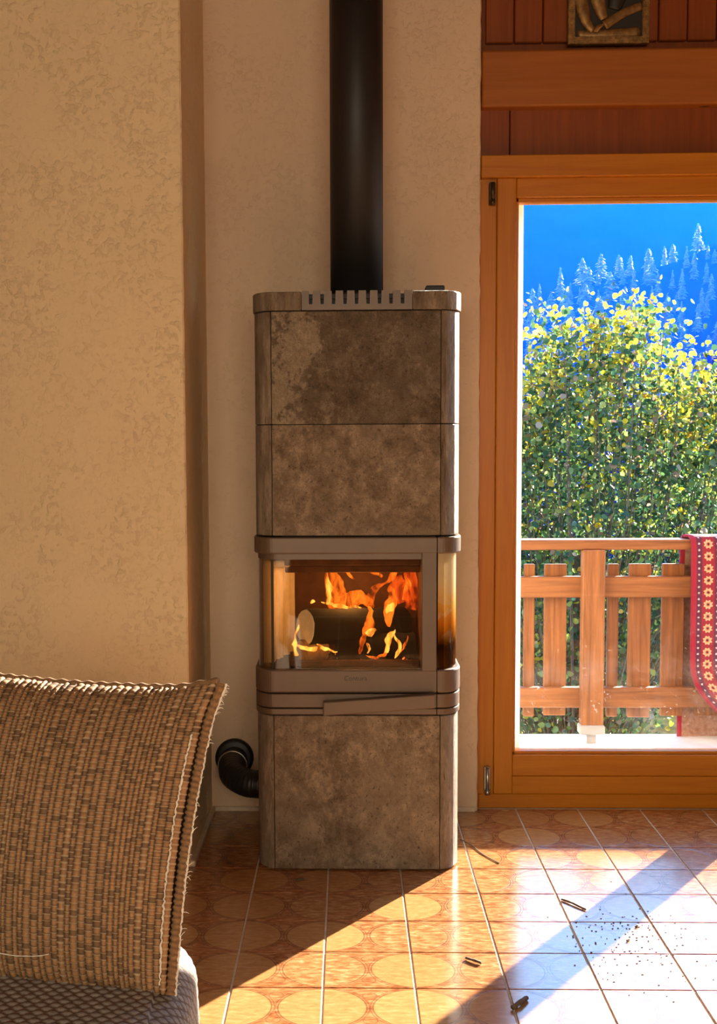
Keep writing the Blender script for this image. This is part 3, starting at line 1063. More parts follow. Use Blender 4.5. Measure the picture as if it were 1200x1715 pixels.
# ------------------------------------------------------------------ stove pipe and air hose
pipe = thing('stove_pipe', (0.03, 3.74, 1.58), 'straight black stove pipe rising from the stove top to the ceiling', 'pipe')
obj('pipe_tube', tube([(0.03, 3.74, 1.5825), (0.03, 3.74, 2.82)], 0.0755, 48), M['pipe'], pipe, True)
obj('pipe_collar', tube([(0.03, 3.74, 1.582), (0.03, 3.74, 1.606), (0.03, 3.74, 1.61)], [0.082, 0.082, 0.077], 48), M['stove_dark'], pipe, True)
hose = thing('air_hose', (-0.33, 3.9, 0.16), 'short black flexible air hose bending from the wall into the stove', 'hose')
hp = smooth_path([(-0.365, 4.09, 0.172), (-0.365, 3.99, 0.172), (-0.352, 3.895, 0.165), (-0.31, 3.845, 0.155), (-0.275, 3.835, 0.153), (-0.2505, 3.835, 0.153)], 14)
rad = [0.042 + 0.0016 * math.sin(i * 2.1) for i in range(len(hp))]
obj('hose_tube', tube(hp, rad, 24), M['rubber'], hose, True)
obj('hose_flange', tube([(-0.366, 4.088, 0.176), (-0.366, 4.07, 0.176), (-0.366, 4.066, 0.176)], [0.062, 0.062, 0.05], 28), M['rubber'], hose, True)
obj('hose_clip', tube([Vector((-0.365 + 0.0455 * math.cos(a), 3.99, 0.172 + 0.0455 * math.sin(a))) for a in [k * math.pi / 12 for k in range(25)]], 0.0025, 6), M['steel'], hose, True)

# ------------------------------------------------------------------ relief picture above the beam
pic = thing('relief_picture', (0.815, 4.12, 2.42), 'dark copper relief of cradling arms in a rough frame above the beam', 'picture')
px0, px1, pz0, pz1 = 0.688, 0.938, 2.415, 2.74
for a in ((px0, px0 + 0.022, pz0, pz1), (px1 - 0.022, px1, pz0, pz1), (px0 + 0.02, px1 - 0.02, pz0, pz0 + 0.022), (px0 + 0.02, px1 - 0.02, pz1 - 0.022, pz1)):
    bm = bmesh.new()
    nx_, nz_ = max(2, int((a[1] - a[0]) / 0.006)), max(2, int((a[3] - a[2]) / 0.006))
    bbox(bm, a[0], a[1], 4.115, 4.142, a[2], a[3], bev=0.002)
    for i in range(nx_):
        for j in range(nz_):
            if R2.random() < 0.7:
                cx_, cz_ = a[0] + (i + 0.5) * (a[1] - a[0]) / nx_, a[2] + (j + 0.5) * (a[3] - a[2]) / nz_
                bbox(bm, cx_ - 0.0022, cx_ + 0.0022, 4.1125, 4.118, cz_ - 0.0022, cz_ + 0.0022)
    obj('frame_bar', bm, M['copper'], pic)
obj('back_panel', box(px0 + 0.015, px1 - 0.015, 4.128, 4.14, pz0 + 0.015, pz1 - 0.015), M['copper_dark'], pic)


def limb(pts, rad):
    return tube(smooth_path(pts, 6), [rad[0] + (rad[-1] - rad[0]) * k / (6 * (len(pts) - 1)) for k in range(6 * (len(pts) - 1) + 1)], 12, flat=0.45)


obj('relief_arm', limb([(0.725, 4.126, 2.56), (0.735, 4.122, 2.515), (0.745, 4.122, 2.483), (0.767, 4.12, 2.455)], [0.024, 0.011]), M['copper'], pic, True)
obj('relief_arm', limb([(0.915, 4.126, 2.53), (0.87, 4.122, 2.513), (0.83, 4.12, 2.49), (0.80, 4.118, 2.47)], [0.013, 0.015]), M['copper'], pic, True)
obj('relief_arm', limb([(0.77, 4.126, 2.60), (0.785, 4.124, 2.53), (0.80, 4.122, 2.49)], [0.03, 0.012]), M['copper'], pic, True)
hb = bmesh.new()
for k in range(4):
    tube(smooth_path([(0.797 - k * 0.006, 4.116, 2.474 - k * 0.002), (0.785 - k * 0.005, 4.113, 2.462 - k * 0.002), (0.776 - k * 0.006 + 0.004 * k, 4.115, 2.449)], 4), [0.0042, 0.004, 0.004, 0.004, 0.0038, 0.0036, 0.0034, 0.003, 0.0022], 7, bm=hb)
obj('relief_hand', hb, M['copper'], pic, True)
obj('relief_drape', limb([(0.85, 4.13, 2.66), (0.845, 4.127, 2.58), (0.83, 4.127, 2.52)], [0.045, 0.02]), M['copper_dark'], pic, True)
obj('relief_base', limb([(0.72, 4.13, 2.449), (0.81, 4.126, 2.447), (0.91, 4.13, 2.453)], [0.012, 0.016]), M['copper'], pic, True)
obj('relief_head', limb([(0.735, 4.128, 2.64), (0.74, 4.122, 2.61), (0.745, 4.126, 2.575)], [0.024, 0.02]), M['copper'], pic, True)

# ------------------------------------------------------------------ armchair (seat and low back) and woven cushion
chair = thing('armchair', (-0.6, 1.6, 0), 'low armchair seat in pale and brown diamond fabric, lower left', 'armchair')


def color_layer(bm):
    return bm.verts.layers.float_color.new('tone')


def seat_mesh():
    bm = bmesh.new()
    lay = color_layer(bm)
    x0, y0, y1, zt = -0.99, 1.0, 2.06, 0.392
    nu, nv = 520, 420
    r = 0.05
    drop = 0.26
    # cross profile along u: top then over the right edge and down the side
    total = 0.78 + 0.5 * math.pi * r + drop
    grid = []
    for j in range(nv + 1):
        y = y0 + (y1 - y0) * j / nv
        xr = -0.222 - 0.055 * max(0, (y - 1.66)) - 1.2 * max(0, y - 1.93) ** 2 * 4
        flat_end = xr - r
        row = []
        for i in range(nu + 1):
            s = total * (i / nu)
            s_flat = 0.74
            crown = 0.014 * math.sin(min(1, max(0, (s - 0.06) / s_flat)) * math.pi) ** 0.6
            if s <= s_flat:
                p = Vector((flat_end - (s_flat - s), y, zt + crown))
                n = Vector((0, 0, 1))
            elif s <= s_flat + math.pi / 2 * r:
                a = (s - s_flat) / r
                p = Vector((flat_end + r * math.sin(a), y, zt - r + r * math.cos(a)))
                n = Vector((math.sin(a), 0, math.cos(a)))
            else:
                d = s - s_flat - math.pi / 2 * r
                p = Vector((flat_end + r + 0.004 * math.sin(d * 12), y, zt - r - d))
                n = Vector((1, 0, 0))
            a, b = s / 0.020, y / 0.0125
            da = ((a + (math.floor(b) % 2) * 0.5) % 1) - 0.5
            db = (b % 1) - 0.5
            dia = abs(da) * 2 * 0.95 + abs(db) * 2 * 0.55 + 0.12 * da * db
            hgt = max(0.0, 1 - dia)
            pale = 1 if dia < 0.7 else (0 if dia > 0.84 else (0.84 - dia) / 0.14)
            if dia < 0.16:
                pale *= 0.6
            p = p + n * (0.0022 * hgt ** 0.5)
            v = bm.verts.new(p)
            jit = 0.85 + 0.3 * noise.noise(Vector((a * 0.7, b * 0.7, 1)))
            cl = (0.5 * jit * pale + 0.17 * (1 - pale), 0.46 * jit * pale + 0.105 * (1 - pale), 0.42 * jit * pale + 0.07 * (1 - pale), 1)
            v[lay] = cl
            row.append(v)
        grid.append(row)
    for j in range(nv):
        for i in range(nu):
            bm.faces.new((grid[j][i], grid[j][i + 1], grid[j + 1][i + 1], grid[j + 1][i]))
    return bm


obj('seat_cover', seat_mesh(), M['seat_fabric'], chair, True)
obj('seat_base', box(-0.99, -0.245, 1.02, 1.93, 0.09, 0.335, bev=0.02, seg=2), M['chair_cloth'], chair)
obj('backrest', box(-0.97, -0.36, 2.1, 2.2, 0.09, 0.62, bev=0.04, seg=3), M['chair_cloth'], chair)
for x, y in ((-0.94, 1.06), (-0.29, 1.06), (-0.94, 1.98), (-0.34, 1.98)):
    obj('leg', tube([(x, y, 0), (x, y, 0.1)], [0.018, 0.024], 14), M['rail_v'], chair, True)

cush = thing('back_cushion', (-0.47, 1.85, 0.395), 'brown woven jute back cushion with white overlocked edges, leaning on the armchair', 'cushion')
BL, BR, TL, TR = Vector((-0.735, 1.86, 0.4)), Vector((-0.258, 1.775, 0.391)), Vector((-0.72, 2.0, 0.835)), Vector((-0.206, 1.93, 0.803))
NRM = (BR - BL).cross(TL - BL).normalized()
if NRM.y > 0:
    NRM = -NRM


def cushion_point(u, v, side=1):
    p = BL.lerp(BR, u).lerp(TL.lerp(TR, u), v)
    # edges pulled in between the corners, ears at the corners
    pinch_v = math.sin(math.pi * u)
    pinch_u = math.sin(math.pi * v)
    p += (TL - BL).normalized() * (-0.012 * pinch_v * max(0.0, 2 * v - 1))
    p += (BR - BL).normalized() * (-0.011 * pinch_u * (2 * u - 1))
    ear = math.exp(-((1 - u) ** 2 + (1 - v) ** 2) / 0.004)
    p += Vector((0.010, 0, 0.010)) * ear
    t = 0.085 * (max(0, 4 * u * (1 - u)) ** 0.42) * (max(0, 4 * v * (1 - v)) ** 0.5)
    return p + NRM * (t * side + 0.003 * side)


NC, NR, SUBX, SUBY = 52, 48, 7, 7


def weave_mesh():
    bm = bmesh.new()
    lay = color_layer(bm)
    rnd = random.Random(5)
    wid = [rnd.uniform(0.7, 1.35) for _ in range(NC)]
    tot = sum(wid)
    us = []
    acc = 0
    for c in range(NC):
        for k in range(SUBX):
            us.append((c, k / SUBX, (acc + wid[c] * k / SUBX) / tot))
        acc += wid[c]
    us.append((NC - 1, 1.0, 1.0))
    nv = NR * SUBY
    cells = {}
    grid = []
    for j in range(nv + 1):
        v = j / nv
        row = []
        for c, a, u in us:
            uu = 0.004 + 0.992 * u
            vv = 0.004 + 0.992 * v
            e = 0.003
            p = cushion_point(uu, vv)
            n = (cushion_point(min(uu + e, 1), vv) - cushion_point(max(uu - e, 0), vv)).cross(cushion_point(uu, min(vv + e, 1)) - cushion_point(uu, max(vv - e, 0))).normalized()
            if n.dot(NRM) < 0:
                n = -n
            ro = v * NR + (c % 2) * 0.5 + 0.12 * math.sin(c * 1.7)
            cell = (c, math.floor(ro))
            b = ro - math.floor(ro)
            if cell not in cells:
                cells[cell] = rnd.uniform(0.82, 1.18)
            across = math.sin(math.pi * min(1, max(0, a))) ** 0.55
            along = math.sin(math.pi * b) ** 0.35
            under = cells[cell] < 0.9
            h = 0.0042 * across * along * (0.55 if under else 1)
            thr = 1.0 if (b < 0.1 or b > 0.95) else 0.0
            h += thr * 0.0016
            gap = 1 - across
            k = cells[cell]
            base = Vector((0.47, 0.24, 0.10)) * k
            base = base * (1 - 0.88 * gap) * (0.5 if 0.1 <= b < 0.2 else 1.0) * (0.72 if under else 1.1) * (0.5 + 0.5 * along)  # shade in gaps, below threads and on under-strands painted into the colour
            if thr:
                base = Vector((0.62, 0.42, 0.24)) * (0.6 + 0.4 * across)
            vt = bm.verts.new(p + n * h)
            vt[lay] = (base.x, base.y, base.z, 1)
            row.append(vt)
        grid.append(row)
    for j in range(nv):
        for i in range(len(us) - 1):
            bm.faces.new((grid[j][i], grid[j][i + 1], grid[j + 1][i + 1], grid[j + 1][i]))
    return bm


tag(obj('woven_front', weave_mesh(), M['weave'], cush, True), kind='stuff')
bm = bmesh.new()
g = [[bm.verts.new(cushion_point(i / 24, j / 24, -1)) for i in range(25)] for j in range(25)]
for j in range(24):
    for i in range(24):
        bm.faces.new((g[j][i], g[j + 1][i], g[j + 1][i + 1], g[j][i + 1]))
obj('cushion_back', bm, M['chair_cloth'], cush, True)


def ribbed_tube(path, r, seg=8, rib=0.0015, per=5):
    return tube(path, [r + rib * math.sin(i * 2 * math.pi / per) for i in range(len(path))], seg)


edge_path = [cushion_point(1.0, k / 260, 0) + Vector((0.004, -0.004, 0)) for k in range(261)]
obj('piping', ribbed_tube(edge_path, 0.0075), plain('jute_piping', (0.27, 0.14, 0.06), 0.85, 0.25, 200), cush, True)
top_path = [cushion_point(k / 220, 1.0, 0) + Vector((0, 0, 0.002)) for k in range(221)]
obj('piping', ribbed_tube(top_path, 0.006, 8, 0.0012, 9), bpy.data.materials['jute_piping'], cush, True)


def thread(path, r, jit, seed):
    rr = random.Random(seed)
    return tube([p + Vector((rr.uniform(-jit, jit), rr.uniform(-jit, jit), rr.uniform(-jit, jit))) for p in path], [r * rr.uniform(0.6, 1.4) for _ in path], 5)


obj('stitching', thread([p + Vector((0.0075, -0.003, 0)) for p in edge_path[::2]], 0.0016, 0.0009, 3), M['thread'], cush)
obj('stitching', thread([cushion_point(0.984, k / 130, 1) + NRM * 0.0065 for k in range(4, 110)], 0.0013, 0.0011, 4), M['thread'], cush)
obj('loose_thread', thread(smooth_path([cushion_point(0.45, 0.09) + NRM * 0.005, cushion_point(0.55, 0.083) + NRM * 0.007, cushion_point(0.62, 0.088) + NRM * 0.006, cushion_point(0.66, 0.098) + NRM * 0.005], 8), 0.0008, 0.0002, 6), M['thread'], cush)
fz = bmesh.new()
rr = random.Random(8)
for _ in range(46):
    k = rr.randrange(5, 255) if rr.random() < 0.6 else rr.randrange(235, 260)
    p = edge_path[k] + Vector((0.008, -0.003, 0))
    d = Vector((rr.uniform(0.2, 1), rr.uniform(-0.6, 0.3), rr.uniform(-0.6, 0.9))).normalized() * rr.uniform(0.004, 0.011)
    tube([p, p + d * 0.6 + Vector((0, 0, 0.001)), p + d], [0.0006, 0.0005, 0.0003], 4, bm=fz)
tag(obj('frayed_threads', fz, M['thread'], cush), kind='stuff')

# ------------------------------------------------------------------ bits lying on the floor
def twig(pts, r, label, name='twig', cat='twig', mtl='twig'):
    bm = tube(smooth_path(pts, 5), r, 7)
    for v in bm.verts:
        v.co += noise.noise_vector(v.co * 200) * r * 0.4
        v.co.z = max(v.co.z, 0.0004)
    return tag(obj(name, bm, M[mtl], None, True, origin=Vector(pts[0])), label, cat)


twig([(0.552, 3.259, 0.003), (0.572, 3.232, 0.004), (0.6, 3.186, 0.003)], 0.0028, 'thin bent twig on the bluish sunlit tiles nearest the door')
twig([(0.269, 2.868, 0.004), (0.284, 2.853, 0.005), (0.30, 2.839, 0.004)], 0.0032, 'short dark twig on the orange sunlit tiles in front of the stove')
twig([(0.342, 2.602, 0.005), (0.36, 2.625, 0.007), (0.378, 2.652, 0.005)], 0.0052, 'thick dark splinter of bark across the grout line, nearest the viewer', 'bark_splinter', 'bark')
twig([(-0.144, 3.398, 0.003), (-0.132, 3.405, 0.004), (-0.12, 3.41, 0.003)], 0.003, 'small dark chip on the shaded tiles before the stove foot', 'bark_chip', 'bark')
twig([(0.335, 3.775, 0.002), (0.362, 3.72, 0.003), (0.385, 3.64, 0.002), (0.425, 3.551, 0.002)], 0.0016, 'fine dark stalk on the tiles right of the stove foot', 'stalk', 'stalk')
for k, (x, y) in enumerate(((0.66, 2.98), (0.70, 3.07))):
    twig([(x, y, 0.002), (x + 0.004, y + 0.006, 0.003), (x + 0.007, y + 0.011, 0.002)], 0.0026, ['small dark crumb on the blue shadow band, lower of two', 'small dark crumb on the blue shadow band, upper of two'][k], 'crumb', 'crumb')
bm = bmesh.new()
rr = random.Random(3)
for _ in range(170):
    x, y = rr.gauss(0.68, 0.09), rr.gauss(2.98, 0.13)
    s = rr.uniform(0.0008, 0.0022)
    bbox(bm, x - s, x + s, y - s * 0.7, y + s * 0.7, 0, 0.0012)
tag(obj('dust_crumbs', bm, M['twig']), 'scatter of tiny dark crumbs over the sunlit tiles', 'dirt', kind='stuff')
tag(obj('leaf_scrap', prism([(0.497, 4.1195), (0.512, 4.116), (0.52, 4.118), (0.508, 4.1195)], 0.029, 0.0305), M['flake']), 'tiny dry leaf scrap caught at the foot of the balcony door', 'leaf')
bpy.data.objects['leaf_scrap'].location.z = -0.0285 + 0.0
bpy.data.objects['leaf_scrap'].location.y = -0.03

# ------------------------------------------------------------------ balcony
tag(obj('floor_balcony', box(-0.8, 5.6, 4.3, 5.66, -0.22, -0.1), M['balcony_stone']), kind='structure')
rail = thing('balcony_railing', (1.048, 5.53, -0.1), 'reddish brown wooden balcony railing with uneven upright slats outside the glass door', 'railing')
rv, rh = M['rail_v'], M['rail_h']
X0, X1 = -0.7, 5.5
obj('top_rail', box(X0, X1, 5.485, 5.60, 0.735, 0.778, bev=0.004), rh, rail)
for z0, z1 in ((0.526, 0.617), (0.046, 0.134)):
    obj('cross_rail', box(X0, X1, 5.522, 5.566, z0, z1, bev=0.004), rh, rail)
for xp in (1.048 - 1.42, 1.048, 1.048 + 1.42, 1.048 + 2.84, 1.048 + 4.26):
    p = obj('post', box(xp - 0.048, xp + 0.048, 5.462, 5.522, -0.022, 0.736, bev=0.005), rv, rail)
    obj('post_shoe', box(xp - 0.054, xp + 0.054, 5.455, 5.528, -0.06, -0.018, bev=0.006), M['post_shoe'], p)
    obj('post_foot', box(xp - 0.02, xp + 0.02, 5.475, 5.51, -0.1, -0.058), M['post_shoe'], p)
for xc in (-0.52, -0.1, 0.1, 0.25, 0.42, 0.60, 0.7905, 0.903, 1.152, 1.267, 1.41, 1.56, 1.71, 1.86, 2.0, 2.15, 2.28, 2.62, 2.76, 2.92, 3.1, 3.3, 3.5, 3.7, 4.05, 4.25, 4.45, 4.65, 4.85, 5.05):
    w = 0.0235 if abs(xc - 0.7905) < 0.01 or abs(xc - 1.152) < 0.01 or abs(xc - 2.28) < 0.01 else 0.048
    obj('slat', box(xc - w, xc + w, 5.568, 5.594, R2.uniform(-0.006, 0.004), 0.667, bev=0.003), rv, rail)

# rug thrown over the railing
def rug_mesh():
    bm = bmesh.new()
    uvl = bm.loops.layers.uv.new('UVMap')
    path = smooth_path([(5.448, 0.02, 0), (5.45, 0.2, 0), (5.452, 0.45, 0), (5.456, 0.66, 0), (5.472, 0.766, 0), (5.5, 0.787, 0), (5.545, 0.79, 0), (5.59, 0.786, 0), (5.612, 0.76, 0), (5.618, 0.65, 0), (5.62, 0.4, 0), (5.622, 0.1, 0), (5.624, -0.35, 0)], 6)
    d = [0]
    for a, b in zip(path, path[1:]):
        d.append(d[-1] + (b - a).length)
    nu = 40
    th = 0.006
    rows_f, rows_b = [], []
    for k, p in enumerate(path):
        tg = (path[min(k + 1, len(path) - 1)] - path[max(k - 1, 0)]).normalized()
        nr = Vector((-tg.y, tg.x, 0)) if True else None
        if k < 8 and nr.x > 0:
            nr = -nr
        nn = Vector((-tg.y, tg.x))
        rf, rb = [], []
        for i in range(nu + 1):
            s = i / nu
            xl = 1.456
            z = p.y
            inner = p.x < 5.53
            if inner and z < 0.26:
                q = (0.26 - z) / 0.24
                xl += 0.14 * q ** 2.2
            if not inner:
                xl -= 0.008
            x = xl + (2.36 - xl) * s
            wav = 0.004 * math.sin(x * 17 + z * 3) * (1 if (z < 0.7) else 0)
            off = nn * th
            rf.append(bm.verts.new((x, p.x + off.x + wav, p.y + off.y)))
            rb.append(bm.verts.new((x, p.x - off.x + wav, p.y - off.y)))
        rows_f.append(rf)
        rows_b.append(rb)
    xs = lambda v: v.co.x

    def quad(vs, uvs, mi):
        f = bm.faces.new(vs)
        f.material_index = mi
        for lp, q in zip(f.loops, uvs):
            lp[uvl].uv = q
    for k in range(len(path) - 1):
        for i in range(nu):
            for rows, mi in ((rows_f, 0), (rows_b, 1)):
                vs = (rows[k][i], rows[k][i + 1], rows[k + 1][i + 1], rows[k + 1][i])
                l0, l1 = rows[k][0].co.x, rows[k + 1][0].co.x
                uvs = [(vs[0].co.x - l0, d[k]), (vs[1].co.x - l0, d[k]), (vs[2].co.x - l1, d[k + 1]), (vs[3].co.x - l1, d[k + 1])]
                quad(vs, uvs, mi)
        for i in (0, nu):
            vs = (rows_f[k][i], rows_f[k + 1][i], rows_b[k + 1][i], rows_b[k][i])
            quad(vs, [(0.01, d[k]), (0.01, d[k + 1]), (0.012, d[k + 1]), (0.012, d[k])], 0)
    for k in (0, len(path) - 1):
        for i in range(nu):
            quad((rows_f[k][i], rows_f[k][i + 1], rows_b[k][i + 1], rows_b[k][i]), [(0.01, 0)] * 4, 0)
    bmesh.ops.recalc_face_normals(bm, faces=bm.faces)
    return bm


tag(obj('patterned_rug', rug_mesh(), [M['rug'], M['rug_back']], None, True), 'red oriental rug with a rosette border thrown over the balcony railing', 'rug')

# ------------------------------------------------------------------ garden trees just beyond the balcony
def terrain(name, x0, x1, y0, y1, nx, ny, fn, mtl):
    bm = bmesh.new()
    g = [[bm.verts.new((x0 + (x1 - x0) * i / nx, y0 + (y1 - y0) * j / ny, fn(x0 + (x1 - x0) * i / nx, y0 + (y1 - y0) * j / ny))) for i in range(nx + 1)] for j in range(ny + 1)]
    for j in range(ny):
        for i in range(nx):
            bm.faces.new((g[j][i], g[j][i + 1], g[j + 1][i + 1], g[j + 1][i]))
    return tag(obj(name, bm, mtl, None, True), kind='structure')


def ground_z(x, y):
    return -2.6 - 0.06 * (y - 5) + 0.15 * noise.noise(Vector((x * 0.3, y * 0.3, 0)))


terrain('ground', -60, 80, 4.35, 110, 60, 50, lambda x, y: ground_z(x, y), M['earth'])


def add_leaf(bm, p, size, rnd, mat=0):
    ax = Vector((rnd.gauss(0, 1), rnd.gauss(0, 1), rnd.gauss(-0.4, 0.8))).normalized()
    sd = ax.orthogonal().normalized()
    sd = (Matrix.Rotation(rnd.uniform(0, 6.28), 3, ax) @ sd)
    up = ax.cross(sd)
    L, Wd = size, size * rnd.uniform(0.75, 0.95)
    prof = ((0.0, 0.0), (0.16, 0.40), (0.45, 0.5), (0.78, 0.3), (1.0, 0.0))
    mid = [bm.verts.new(p + ax * (L * a)) for a, _ in prof]
    fold = rnd.uniform(0.05, 0.3)
    for s in (1, -1):
        e = [bm.verts.new(p + ax * (L * a) + sd * (Wd * w * s) + up * (Wd * w * fold)) for a, w in prof[1:4]]
        bm.faces.new((mid[0], mid[1], e[0]) if s > 0 else (mid[0], e[0], mid[1])).material_index = mat
        for k in range(2):
            q = (e[k], mid[k + 1], mid[k + 2], e[k + 1])
            bm.faces.new(q if s > 0 else q[::-1]).material_index = mat
        q = (e[2], mid[3], mid[4])
        bm.faces.new(q if s > 0 else q[::-1]).material_index = mat


def leafy_tree(name, label, xc, yc, width, depth, topfn, n_stems, per_stem, n_parts, seed, trunk_r, ymin_mat='leaf_green', leaf=0.062):
    rnd = random.Random(seed)
    base = Vector((xc, yc, ground_z(xc, yc)))
    t = thing(name, base, label, 'tree')
    bm = tube(smooth_path([base - Vector((0, 0, 0.2)), base + Vector((0.03, 0, 1.0)), base + Vector((-0.03, 0.05, 2.2)), base + Vector((0.02, 0, 3.2))], 6), [trunk_r * (1 - 0.55 * k / 18) for k in range(19)], 12)
    obj('trunk', bm, M['bark'], t, True)
    stems = bmesh.new()
    fol = bmesh.new()
    singles = []
    for s in range(n_stems):
        x = xc + rnd.uniform(-0.5, 0.5) * width
        y = yc + rnd.uniform(-0.5, 0.5) * depth
        zt = topfn(x) - rnd.random() ** 1.6 * 0.9
        root = base + Vector(((x - xc) * 0.12, (y - yc) * 0.1, rnd.uniform(0.5, 1.6)))
        midp = Vector((x * 0.75 + root.x * 0.25, y, (root.z + zt) * 0.45))
        path = smooth_path([root, midp, Vector((x, y, zt - 0.5)), Vector((x + rnd.uniform(-0.08, 0.08), y, zt))], 5)
        tube(path, [0.009 - 0.0065 * k / (len(path) - 1) for k in range(len(path))], 4, bm=stems, cap=False)
        for q in range(per_stem):
            f = rnd.random() ** 0.85
            k = f * (len(path) - 1)
            i = min(int(k), len(path) - 2)
            p = path[i].lerp(path[i + 1], k - i)
            spread = 0.24 * (1 - f) + 0.09
            p = p + Vector((rnd.gauss(0, spread), rnd.gauss(0, spread), rnd.gauss(0, 0.12)))
            high = (p.z - (topfn(p.x) - 1.1)) / 1.1
            yl = rnd.random() < 0.07 + 0.5 * max(0, high) ** 1.3
            sz = leaf * rnd.uniform(0.7, 1.3)
            if p.y > 10.2 and f > 0.35 and len(singles) < n_parts and rnd.random() < 0.12:
                singles.append((p, sz * 1.2, yl))
            else:
                add_leaf(fol, p, sz, rnd, 1 if yl else (0 if rnd.random() < 0.6 else 2))
    tag(obj('branches', stems, M['bark'], t, False), kind='stuff')
    tag(obj('foliage', fol, [M[ymin_mat], M['leaf_yellow'], M['leaf_dark']], t, True), kind='stuff')
    protos = {}
    for p, sz, yl in singles:
        v = rnd.randrange(4)
        key = (yl, v)
        if key not in protos:
            lb_ = bmesh.new()
            add_leaf(lb_, Vector((0, 0, 0)), leaf * 1.25, rnd, 0)
            o = obj('leaf', lb_, M['leaf_yellow' if yl else ymin_mat], t, True, origin=(0, 0, 0))
            protos[key] = o
        else:
            o = protos[key].copy()
            COL.objects.link(o)
        o.parent = t
        o.location = p - base
        o.rotation_euler = (0, 0, rnd.uniform(0, 6.28))
    return t


def interp(pts):
    def f(x):
        if x <= pts[0][0]:
            return pts[0][1]
        for (a, b), (c, d) in zip(pts, pts[1:]):
            if x <= c:
                return b + (d - b) * (x - a) / (c - a)
        return pts[-1][1]
    return f


main_top = interp([(0.6, 1.5), (1.5, 1.95), (1.75, 2.1), (1.92, 2.62), (2.1, 2.2), (2.3, 2.5), (2.48, 2.3), (2.75, 2.62), (2.95, 2.1), (3.1, 1.7), (3.35, 2.15), (3.6, 1.8)])
leafy_tree('hazel_tree', 'bushy tree with green and bright yellow autumn leaves straight behind the railing', 2.16, 12.0, 3.0, 1.4, main_top, 115, 190, 240, 21, 0.11, leaf=0.056)
leafy_tree('hazel_tree', 'lower leafy bush with darker green leaves, partly hidden behind the rug', 5.0, 11.6, 1.9, 1.2, interp([(4.0, 1.5), (4.6, 1.75), (5.6, 1.2)]), 50, 110, 40, 22, 0.08, 'leaf_dark')
leafy_tree('hazel_tree', 'leafy bush at the left, beside the door frame', -0.75, 12.3, 1.9, 1.2, interp([(-0.4, 1.2), (0.8, 1.75), (1.5, 2.0)]), 50, 100, 20, 23, 0.08)
leafy_tree('hedge_bush', 'dense dark green bush low behind the balcony slats', 2.6, 15.3, 5.4, 1.2, interp([(0, 1.2), (1.8, 1.75), (2.6, 1.95), (3.6, 1.75), (5.4, 1.2)]), 190, 150, 0, 24, 0.07, 'leaf_dark')

# ------------------------------------------------------------------ wooded mountain side
def ridge_a(x):
    return 13.5 + 0.335 * x + 1.3 * noise.noise(Vector((x * 0.09, 0, 0)))


def ridge_b(x):
    return 2.2 + 0.95 * (x - 25.3) if x < 60 else 35 + 0.3 * (x - 60)


def hill_a(x, y):
    s = (y - 105) / 95
    return (-9 + (ridge_a(x) + 9) * min(1, s) ** 1.2) - (max(0, s - 1) * 40) + 0.8 * noise.noise(Vector((x * 0.08, y * 0.08, 3)))


def hill_b(x, y):
    s = (y - 70) / 50
    return -8 + (max(-6, ridge_b(x)) + 8) * min(1, s) - max(0, s - 1) * 40 + 0.5 * noise.noise(Vector((x * 0.12, y * 0.12, 9)))


def hill_c(x, y):
    s = (y - 225) / 95
    return -5 + (84 + 9 * noise.noise(Vector((x * 0.012, 5, 0)))) * min(1, max(0, s)) + 2.5 * noise.noise(Vector((x * 0.07, y * 0.07, 5)))


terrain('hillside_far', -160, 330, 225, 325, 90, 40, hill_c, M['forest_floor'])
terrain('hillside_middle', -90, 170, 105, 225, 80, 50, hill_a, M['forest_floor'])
terrain('hillside_near', -20, 110, 70, 135, 60, 40, hill_b, M['forest_floor'])


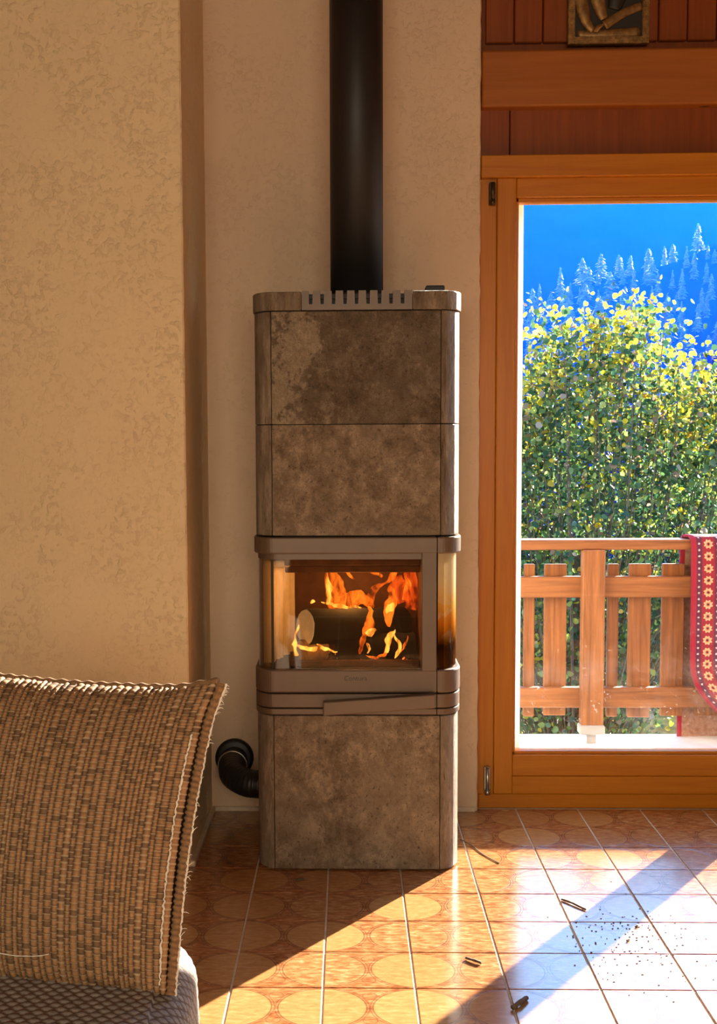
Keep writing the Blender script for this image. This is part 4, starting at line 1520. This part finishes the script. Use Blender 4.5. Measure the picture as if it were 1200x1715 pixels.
def conifer_mesh(seed, slim):
    rnd = random.Random(seed)
    bm = bmesh.new()
    tube([(0, 0, -0.1), (0, 0, 0.9)], [0.022, 0.006], 5, bm=bm, mat=1)
    tiers = 11
    for k in range(tiers):
        z = 0.08 + 0.88 * k / tiers
        rad = slim * (1 - k / tiers) ** 0.72 * rnd.uniform(0.75, 1.2) * 1.0 + 0.015
        n = 9
        for q in range(n):
            a = 2 * math.pi * (q + rnd.random() * 0.7) / n
            L = rad * rnd.uniform(0.6, 1.25)
            d = Vector((math.cos(a), math.sin(a), 0))
            sd = Vector((-d.y, d.x, 0))
            c = Vector((0, 0, z + 0.05))
            tip = d * L + Vector((0, 0, z - 0.05 + rnd.uniform(-0.02, 0.03)))
            w = L * 0.42
            v = [bm.verts.new(p) for p in (c, c.lerp(tip, 0.6) + sd * w, tip, c.lerp(tip, 0.6) - sd * w, c.lerp(tip, 0.55) + Vector((0, 0, 0.035)))]
            for tri in ((0, 1, 4), (1, 2, 4), (2, 3, 4), (3, 0, 4)):
                bm.faces.new([v[i] for i in tri])
    me = bpy.data.meshes.new('conifer')
    bm.to_mesh(me)
    bm.free()
    me.materials.append(M['needle'])
    me.materials.append(M['bark'])
    return me


cms = [conifer_mesh(1, 0.2), conifer_mesh(2, 0.24), conifer_mesh(3, 0.16), conifer_mesh(4, 0.28)]
rr = random.Random(77)


PLANTED = []


def plant(fn, y0, y1, n, h0, h1, label, group, a0, a1):
    for _ in range(n):
        y = rr.uniform(y0, y1)
        x = y * rr.uniform(a0, a1)
        if any((x - a) ** 2 + (y - b) ** 2 < 5.2 for a, b in PLANTED):
            continue
        if fn(x, y) + h1 < 1.2 + 0.045 * y:
            continue
        PLANTED.append((x, y))
        o = bpy.data.objects.new('conifer', cms[rr.randrange(4)])
        h = rr.uniform(h0, h1)
        o.scale = (h, h, h)
        o.location = (x, y, fn(x, y) - 0.15)
        o.rotation_euler = (0, 0, rr.uniform(0, 6.28))
        COL.objects.link(o)
        tag(o, label, 'tree', group)


plant(hill_a, 165, 202, 420, 2.4, 5.0, 'conifer on the upper blue hazy slope', 'conifers on the upper slope', 0.08, 0.34)
plant(hill_a, 120, 165, 200, 2.2, 4.0, 'conifer on the upper blue hazy slope', 'conifers on the upper slope', 0.08, 0.32)
plant(hill_b, 95, 121, 170, 2.0, 3.6, 'conifer on the nearer teal slope at the right', 'conifers on the nearer slope', 0.16, 0.36)

# blue valley haze lying between the garden and the mountain
t = NT('valley_haze')
vs = t.n('VolumeScatter')
vs.inputs['Color'].default_value = (0.001, 0.04, 1.0, 1)
vs.inputs['Density'].default_value = 0.004
vs.inputs['Anisotropy'].default_value = 0.45
t.l(vs.outputs[0], t.out.inputs['Volume'])
bm = bmesh.new()
hz = [(-200, 45, -60), (300, 45, -60), (300, 330, -60), (-200, 330, -60), (-200, 45, 10.5), (300, 45, 10.5), (300, 330, 76), (-200, 330, 76)]
hv = [bm.verts.new(p) for p in hz]
for f in ((0, 3, 2, 1), (4, 5, 6, 7), (0, 1, 5, 4), (1, 2, 6, 5), (2, 3, 7, 6), (3, 0, 4, 7)):
    bm.faces.new([hv[i] for i in f])
tag(obj('valley_haze', bm, t.m), kind='structure')
